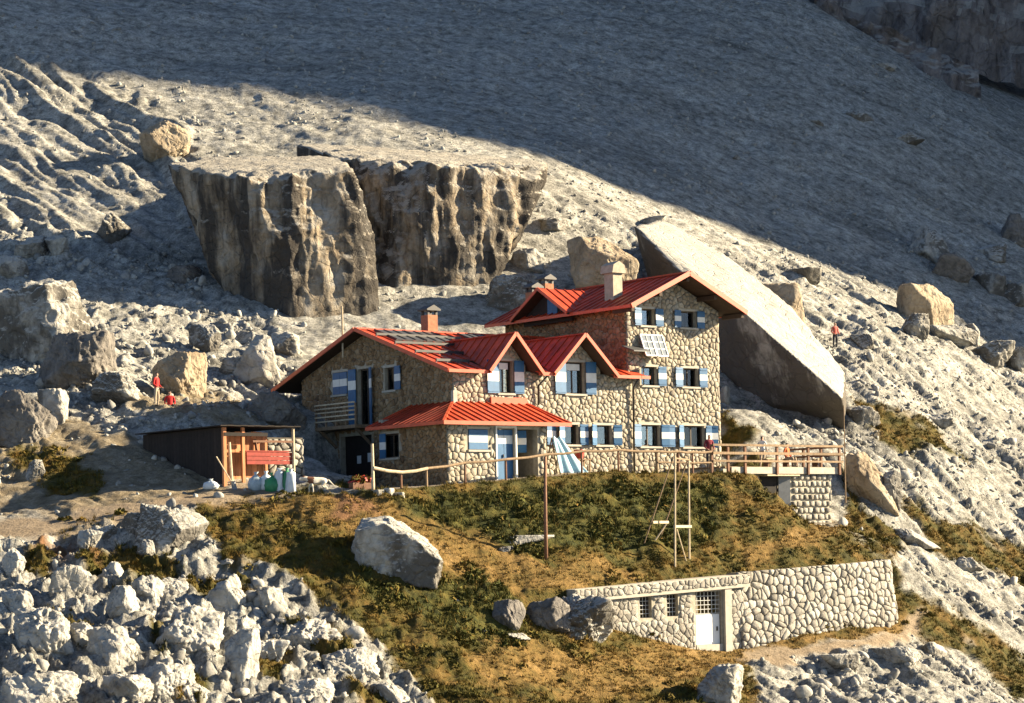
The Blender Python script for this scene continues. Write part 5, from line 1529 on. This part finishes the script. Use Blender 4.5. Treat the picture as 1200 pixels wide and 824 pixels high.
for px, py, pr, m, lb, s in ((300, 575, BAG, 'baggrey', 'blue-grey rubbish bag leftmost under the shed counter', 1), (312, 574, BAG, 'bagwhite', 'white rubbish bag between the grey and green bags', 2), (319, 576, BAG, 'baggreen', 'dark green rubbish bag under the shed counter', 3),
                             (328, 576, SACK, 'bagwhite', 'white sack right of the dark green bag', 4), (337, 576, SACK, 'baggreen', 'green sack beside the shed post', 5), (341, 577, SACK, 'bagwhite', 'tall white sack rightmost at the shed post', 6), (247, 573, BAG, 'bagwhite', 'white bag on the ground before the dark shed side', 7)):
    X, Y, Z = hit(px, py); k = 1.25 if pr is BAG else 1.0
    o = lump('sack' if pr is SACK else 'rubbish_bag', [(z * k * (.55 if s == 7 else 1), r * k * .85) for z, r in pr], m, (X, Y, Z - .03), lb, 'bag', 'bags by the shed', s * 3.1)
X, Y, Z = hit(268, 574); sv = empty('shovel', (X, Y, Z), PHI, 'shovel leaning against the dark shed corner', 'shovel')
mb = MB(); mb.tube([(.1, -.3, .15), (-.55, .1, 1.5)], .028, 8); mb.build('handle', 'palewood', sv)
mb = MB(); mb.prism([(-.02, -.32, 0), (.25, -.34, 0), (.22, -.22, .38), (.0, -.22, .38)], (.02, .03, .0)); mb.build('blade', 'grey_metal', sv)

# ------------------------------------------------------------------ terrace things
# blue cloth hung over a folding stand by the facade
xc, zc = HUT.hy(654, 520, -1.9); X, Y = HUT.world(xc, -1.9); zg = ground1(X, Y)
cs = empty('draped_stand', (X, Y, zg), PHI, 'pale blue cloth draped over a folding stand by the front wall', 'cloth')
n = 26; m = 16; V = []
for j in range(m):
    for i in range(n):
        s = i / (n - 1); t = j / (m - 1); hgt = 1.75
        x = -.42 + s * .5 + t * (s * 1.35 - .15); z = hgt * (1 - t) + .03
        V.append((x, -.10 - t * .65 - .07 * math.sin(s * 17 + t * 2) * (0.3 + t), z + .06 * math.sin(s * 9) * (1 - t)))
me = bpy.data.meshes.new('cloth'); me.from_pydata(V, [], [(j * n + i, j * n + i + 1, (j + 1) * n + i + 1, (j + 1) * n + i) for j in range(m - 1) for i in range(n - 1)])
me.materials.append(M['cloth']); me.polygons.foreach_set('use_smooth', [True] * len(me.polygons)); o = link('cloth', me, cs); md = o.modifiers.new('t', 'SOLIDIFY'); md.thickness = .015
for x0, x1 in ((-.4, -.55), (.05, .85)):
    mb = MB(); mb.tube([(x0, .0, 1.72), (x1, -.55, 0)], .03, 8); mb.tube([(x0, .0, 1.72), (x1, .45, 0)], .03, 8); mb.build('stand_leg', 'wood', cs)
mb = MB(); mb.tube([(-.42, 0, 1.74), (.12, 0, 1.74)], .03, 8); mb.build('stand_bar', 'wood', cs)
# red bucket on a plank table
xc, zc = HUT.hy(679, 538, -1.6); X, Y = HUT.world(xc, -1.6); zg = ground1(X, Y)
tb = empty('trestle_table', (X, Y, zg), PHI, 'small wooden table under the red bucket at the front wall', 'table')
th = zc - zg
mb = MB(); mb.box((-.55, -.28, th - .05), (.55, .28, th)); mb.build('table_top', 'wood', tb)
for sx in (-.48, .48):
    for sy in (-.22, .22): mb = MB(); mb.box((sx - .03, sy - .03, 0), (sx + .03, sy + .03, th - .052)); mb.build('leg', 'wood', tb)
mb = MB(); mb.tube([(0, 0, 0), (0, 0, .04), (0, 0, .42), (0, 0, .46), (0, 0, .45), (0, 0, .10)], [.17, .18, .27, .29, .25, .17], 20); bk = mb.build('bucket', 'bucket', None, (X, Y, zg + th), smooth=True)
tag(bk, 'red plastic bucket standing below the facade window', 'bucket')
# red flower box beside the corner post
xc, zc = HUT.hy(424, 560, -3.0); X, Y = HUT.world(xc, -3.0); zg = ground1(X, Y)
pl = empty('flower_box', (X, Y, zg), PHI, 'wooden trough of small red flowers left of the annex corner', 'planter')
mb = MB(); mb.box((-.6, -.18, 0), (.6, .18, .38)); mb.build('trough', 'brownwood', pl)
rng = np.random.RandomState(3); V = []; Fs = []
for k in range(260):
    p = np.array([rng.uniform(-.58, .58), rng.uniform(-.18, .18), .38 + rng.uniform(0, .28)]); a, b = rng.normal(size=3) * .05, rng.normal(size=3) * .05
    i = len(V); V += [tuple(p + a), tuple(p + b), tuple(p - a), tuple(p - b)]; Fs.append((i, i + 1, i + 2, i + 3))
me = bpy.data.meshes.new('flowers'); me.from_pydata(V, [], Fs); me.materials.append(M['blades']); me.materials.append(M['bucket']); me.polygons.foreach_set('material_index', [int(k % 3 == 0) for k in range(len(Fs))]); tag(link('flowers', me, pl), kind='stuff')

# ------------------------------------------------------------------ people and dog
def skin_mesh(name, joints, edges, matf, sub=2):
    me = bpy.data.meshes.new(name); bm = bmesh.new(); L = bm.verts.layers.skin.verify(); vs = {}
    for k, (co, r) in joints.items():
        v = bm.verts.new(co); r = r if isinstance(r, tuple) else (r, r); v[L].radius = r; vs[k] = v
    bm.verts.ensure_lookup_table(); vs['pelvis'][L].use_root = True
    for a, b in edges: bm.edges.new((vs[a], vs[b]))
    bm.to_mesh(me); bm.free()
    o = bpy.data.objects.new('tmp', me); COL.objects.link(o)
    o.modifiers.new('s', 'SKIN').use_smooth_shade = True; o.modifiers.new('d', 'SUBSURF').levels = sub
    dg = bpy.context.evaluated_depsgraph_get(); r = bpy.data.meshes.new_from_object(o.evaluated_get(dg)); bpy.data.objects.remove(o, do_unlink=True)
    r.name = name; names, fn = matf
    r.materials.clear()
    for n_ in names: r.materials.append(n_)
    r.polygons.foreach_set('material_index', [fn(p.center) for p in r.polygons]); r.polygons.foreach_set('use_smooth', [True] * len(r.polygons))
    return r

def person(loc, rz, label, shirt, trousers, hair='hair', sleeves=True, sit=False, H=1.74):
    j = {'pelvis': ((0, 0, .93), (.15, .11)), 'waist': ((0, 0, 1.08), (.135, .10)), 'chest': ((0, .0, 1.28), (.165, .115)), 'top': ((0, .01, 1.42), (.12, .09)),
         'neck': ((0, 0, 1.50), .05), 'jaw': ((0, -.02, 1.565), (.07, .075)), 'head': ((0, -.005, 1.65), (.078, .095)), 'crown': ((0, 0, 1.72), (.055, .065)), 'nose': ((0, -.105, 1.61), .014)}
    e = [('pelvis', 'waist'), ('waist', 'chest'), ('chest', 'top'), ('top', 'neck'), ('neck', 'jaw'), ('jaw', 'head'), ('head', 'crown'), ('jaw', 'nose')]
    for s, n in ((-1, 'l'), (1, 'r')):
        if sit: lg = [((s * .10, -.05, .90), .09), ((s * .13, -.44, .95), .068), ((s * .13, -.46, .52), .042), ((s * .14, -.60, .48), .038)]
        else: lg = [((s * .095, 0, .86), .092), ((s * .11, -.03 * s, .48), .064), ((s * .115, .02, .09), .042), ((s * .125, -.15, .04), .036)]
        for (c, r), m_ in zip(lg, 'hkat'): j[n + m_] = (c, r)
        ar = [((s * .19, .01, 1.40), .062), ((s * .26, .03, 1.13), .046), ((s * .20, -.17, .98), .034), ((s * .17, -.24, .95), (.036, .02))]
        for (c, r), m_ in zip(ar, 'sewp'): j[n + 'a' + m_] = (c, r)
        e += [('pelvis', n + 'h'), (n + 'h', n + 'k'), (n + 'k', n + 'a'), (n + 'a', n + 't'), ('top', n + 'as'), (n + 'as', n + 'ae'), (n + 'ae', n + 'aw'), (n + 'aw', n + 'ap')]
        for q in range(4):
            b0 = (s * .17 + (q - 1.5) * .019, -.28, .95); b1 = (b0[0], -.33 + .01 * abs(q - 1.2), .925)
            j[f'{n}f{q}'] = (b0, .009); j[f'{n}g{q}'] = (b1, .008); e += [(n + 'ap', f'{n}f{q}'), (f'{n}f{q}', f'{n}g{q}')]
        j[n + 'th'] = ((s * .17 - s * .045, -.25, .945), .010); e.append((n + 'ap', n + 'th'))
    def fn(c):
        if c.z > 1.66 or (c.z > 1.58 and c.y > .02): return 3
        if c.z > 1.47: return 2
        if abs(c.x) > .12 and c.y < -.13 and c.z > .85 and not sit and c.z < 1.01: return 2
        if c.z > .96 and not (sit and c.y < -.14 and c.z < 1.05): return 0
        if c.z < .10: return 3
        return 1
    me = skin_mesh('person', j, e, ([shirt, trousers, M['skin'], M[hair]], fn))
    zo = .43 if sit else 0
    me.transform(Matrix.Scale(H / 1.74, 4) @ Matrix.Translation((0, 0, -zo)))
    return tag(link('person', me, None, loc, rz), label, 'person')
c_white = simple('white_shirt', (.72, .70, .66), .9, .08, 8); c_maroon = simple('maroon_jumper', (.20, .025, .04), .9, .15, 8); c_red = simple('red_top', (.50, .03, .03), .9, .12, 8)
c_dark = simple('dark_trousers', (.03, .03, .04), .9, .2, 8); c_beige = simple('beige_trousers', (.42, .34, .25), .9, .15, 8); c_orange = simple('orange_top', (.60, .16, .06), .9, .12, 8); c_pink = simple('pale_red_top', (.50, .13, .10), .9, .12, 8)
x, z = HUT.hy(893, 520, -1.6); person(HUT.world(x, -1.6) + (DZ,), 2.6, 'person in a white shirt standing on the deck', c_white, c_beige)
x, z = HUT.hy(831, 520, -2.2); X, Y = HUT.world(x, -2.2); person((X, Y, max(ground1(X, Y), DZ if x > 2.4 else 0) - .02), .4, 'person in a maroon jumper by the last ground-floor window', c_maroon, c_dark)
x, z = HUT.hy(922, 528, -3.35); person(HUT.world(x, -3.35) + (DZ - .02,), .9, 'person in an orange top sitting on the deck bench', c_orange, c_beige, sit=True)
X, Y, Z = hit(184, 476); person((X, Y, Z - .03), 1.2, 'person in a red top among the boulders left of the hut', c_red, c_beige)
X, Y, Z = hit(194, 474); person((X + .1, Y + .8, Z - .55), .3, 'crouching-height person in red behind the red-topped person', c_red, c_dark, sit=True)
X, Y, Z = hit(979, 409); person((X, Y, Z - .03), .5, 'hiker in a pale red top on the slope above the deck', c_pink, c_dark)

X, Y, Z = hit(372, 577)
dj = {'pelvis': ((.30, 0, .50), (.11, .13)), 'belly': ((.05, 0, .48), (.115, .13)), 'chest': ((-.22, 0, .47), (.13, .17)), 'neck': ((-.42, 0, .56), .09), 'head': ((-.56, 0, .58), (.085, .09)), 'muzzle': ((-.72, 0, .52), (.042, .045)),
      'earl': ((-.53, .08, .66), .022), 'earr': ((-.53, -.08, .66), .022), 'tail1': ((.42, 0, .52), .035), 'tail2': ((.55, 0, .38), .03), 'tail3': ((.66, 0, .28), .018)}
de = [('pelvis', 'belly'), ('belly', 'chest'), ('chest', 'neck'), ('neck', 'head'), ('head', 'muzzle'), ('head', 'earl'), ('head', 'earr'), ('pelvis', 'tail1'), ('tail1', 'tail2'), ('tail2', 'tail3')]
for s, n in ((-1, 'l'), (1, 'r')):
    o_ = .06 * s
    for k, (c, r) in enumerate((((-.24, s * .09, .36), .055), ((-.25 - o_, s * .09, .19), .034), ((-.24 - o_, s * .09, .05), .028), ((-.29 - o_, s * .09, .025), .026))): dj[f'{n}f{k}'] = (c, r)
    for k, (c, r) in enumerate((((.28, s * .09, .40), .075), ((.22 + o_, s * .09, .28), .045), ((.36 + o_, s * .09, .17), .028), ((.33 + o_, s * .09, .04), .026), ((.28 + o_, s * .09, .022), .024))): dj[f'{n}b{k}'] = (c, r)
    de += [('chest', n + 'f0')] + [(f'{n}f{k}', f'{n}f{k+1}') for k in range(3)] + [('pelvis', n + 'b0')] + [(f'{n}b{k}', f'{n}b{k+1}') for k in range(4)]
me = skin_mesh('dog', dj, de, ([M['fur'], M['furbrown']], lambda c: 1 if (-.40 < c.x < -.16 and c.z > .36) or (c.x < -.5 and c.z > .62) else 0))
me.transform(Matrix.Scale(1.15, 4))
tag(link('dog', me, None, (X, Y, Z - .02), .25), 'white dog with a brown patch walking before the hut gable', 'dog')

# ------------------------------------------------------------------ loose stones, turf and low shrubs
def scatter(n, seed, ylo, yhi, accept, margin=0.236):
    rng = np.random.RandomState(seed)
    s0, s1 = ylo + D, yhi + D
    s = np.sqrt(rng.uniform(s0 * s0, s1 * s1, n)); a = rng.uniform(-margin, margin, n)
    X, Y = a * s, s - D
    Z, m, tk = height(X, Y, True)
    pr = accept(m, tk, X, Y, Z)
    k = rng.uniform(size=n) < pr
    return X[k], Y[k], Z[k], {q: v[k] for q, v in m.items()}, rng

def joined(base_V, base_F, P, S, rng, tilt=1.0):
    """n copies of one of several small meshes, each with its own turn and size"""
    n = len(P); nb = len(base_V); k = rng.randint(0, nb, n)
    A = rng.normal(size=(n, 4)); A /= np.linalg.norm(A, axis=1)[:, None]
    w, x, y, z = A.T
    Rm = np.stack([1 - 2 * (y * y + z * z), 2 * (x * y - z * w), 2 * (x * z + y * w), 2 * (x * y + z * w), 1 - 2 * (x * x + z * z), 2 * (y * z - x * w), 2 * (x * z - y * w), 2 * (y * z + x * w), 1 - 2 * (x * x + y * y)], 1).reshape(n, 3, 3)
    B = np.array(base_V)[k] * S[:, None, :]
    V = np.einsum('nij,nvj->nvi', Rm, B) + P[:, None, :]
    nv = B.shape[1]
    return V.reshape(-1, 3), (base_F[None] + (np.arange(n) * nv)[:, None, None]).reshape(-1, 3)

def stone_bases(sub, nb, seed):
    V, Fc = ico(sub); rng = np.random.RandomState(seed); out = []
    for i in range(nb):
        N, d = random_planes(rng, 8); d = d * rng.uniform(.7, 1.1, len(d)); q = np.maximum((V @ N.T) / d, 1e-4); r = np.minimum((q ** 40).sum(1) ** (-1 / 40), 1.1) * rng.uniform(.9, 1.1, len(V))
        out.append(V * r[:, None])
    return out, Fc

def stones(name, n, seed, ylo, yhi, accept, smin, smax, sub, label, sinkf=0.15):
    X, Y, Z, m, rng = scatter(n, seed, ylo, yhi, accept)
    r = smin * (smax / smin) ** (rng.uniform(size=len(X)) ** 2.2)
    S = r[:, None] * rng.uniform(.6, 1.25, (len(X), 3))
    bV, bF = stone_bases(sub, 6, seed)
    V, Fc = joined(bV, bF, np.c_[X, Y, Z + r * sinkf], S, rng)
    me = np_mesh(name, V, Fc, M['scree'], False)
    tag(link(name, me), label, 'stones', kind='stuff')

def acc_near(m, tk, X, Y, Z):
    p = .10 + .8 * m['outcrop'] + .9 * np.maximum(m['rubl'], m['rubr']) - .97 * m['grass'] - m['path'] - tk
    lx = (X - HUT.o[0]) * HUT.u[0] + (Y - HUT.o[1]) * HUT.u[1]; ly = (X - HUT.o[0]) * HUT.w[0] + (Y - HUT.o[1]) * HUT.w[1]
    p = np.where((lx > -13.8) & (lx < 11) & (ly > -4) & (ly < 14), 0, p)
    clump = sstep(fbm(np.c_[X, Y, 0 * X] / 3.0 + 31, 3), -.25, .45)
    return np.clip(p * clump, .012 * (1 - tk) * (1 - .85 * m['grass']), 1)
stones('loose_stones', 9000, 11, -44, 30, acc_near, .09, .40, 2, 'loose limestone rubble strewn over the slopes round the hut')
stones('fine_rubble', 30000, 12, -44, 34, acc_near, .05, .20, 1, 'fine limestone gravel scattered over the nearer slopes')
def acc_far(m, tk, X, Y, Z):
    clump = sstep(fbm(np.c_[X, Y, 0 * X] / 6.0 + 3, 3), -.2, .6)
    return np.clip(.12 + .8 * clump, 0, 1) * (1 - .6 * m['rill'])
stones('scree_stones', 30000, 13, 28, 125, acc_far, .05, .26, 1, 'scree stones scattered over the upper gravel slope')

def tufts(n, seed):
    X, Y, Z, m, rng = scatter(n, seed, -40, 25, lambda m, tk, X, Y, Z: m['grass'] * (1 - sstep(tk, .93, .99)) * (1 - m['path']) * np.clip(.25 + 1.1 * sstep(fbm(np.c_[X, Y, 0 * X] / 1.1 + 77, 3), -.4, .5), 0, 1))
    nb = 9; N = len(X)
    h = rng.uniform(.05, .22, N) * (1 + .7 * m['lush']) * (1 - .3 * m['dry'])
    az = rng.uniform(0, 2 * np.pi, (N, nb)); ln = rng.uniform(.25, 1.3, (N, nb)); hh = h[:, None] * rng.uniform(.6, 1.3, (N, nb)); rr = rng.uniform(0, .12, (N, nb)); ra = rng.uniform(0, 2 * np.pi, (N, nb))
    bx = X[:, None] + rr * np.cos(ra); by = Y[:, None] + rr * np.sin(ra); bz = np.broadcast_to(Z[:, None] - .02, bx.shape)
    w = rng.uniform(.010, .028, (N, nb))
    tx = bx + hh * ln * np.cos(az); ty = by + hh * ln * np.sin(az); tz = bz + hh
    px_, py_ = -np.sin(az) * w, np.cos(az) * w
    V = np.stack([np.stack([bx - px_, by - py_, bz], -1), np.stack([bx + px_, by + py_, bz], -1), np.stack([tx, ty, tz], -1)], 2).reshape(-1, 3)
    me = np_mesh('grass', V, np.arange(len(V)).reshape(-1, 3), M['blades'], False)
    for k in ('dry', 'lush'): setattr_(me, k, np.repeat(m[k], nb * 3))
    tag(link('grass', me), 'short alpine turf, olive and ochre, covering the slope below the hut', 'grass', kind='stuff')
tufts(130000, 21)

def shrubs(n, seed):
    def acc(m, tk, X, Y, Z):
        c = sstep(fbm(np.c_[X, Y, 0 * X] / 1.6 + 11, 3), .02, .4)
        return m['grass'] * (1 - sstep(tk, .93, .99)) * np.clip(.30 + .7 * m['lush'] - .22 * m['dry'], 0, 1) * c
    X, Y, Z, m, rng = scatter(n, seed, -38, 6, acc)
    N = len(X); nl = 46
    R = rng.uniform(.14, .42, N)
    d = rng.normal(size=(N, nl, 3)); d /= np.linalg.norm(d, axis=2)[:, :, None]; d[:, :, 2] = np.abs(d[:, :, 2])
    c = np.stack([X, Y, Z], 1)[:, None, :] + d * R[:, None, None] * (rng.uniform(.5, 1, (N, nl)) ** .5)[:, :, None] * np.array([1, 1, .75])
    a = rng.normal(size=(N, nl, 3)) * .05; b = rng.normal(size=(N, nl, 3)) * .05
    V = np.stack([c + a, c + b, c - a * .6, c - b], 2).reshape(-1, 3)
    me = np_mesh('dwarf_shrubs', V, np.arange(len(V)).reshape(-1, 4), M['blades'], False)
    setattr_(me, 'dry', np.repeat(m['dry'] * .3, nl * 4)); setattr_(me, 'lush', np.repeat(np.clip(.25 + .75 * m['lush'], 0, 1), nl * 4))
    tag(link('dwarf_shrubs', me), 'low dark green dwarf shrubs growing over the turf bank', 'shrubs', kind='stuff')
shrubs(12000, 22)
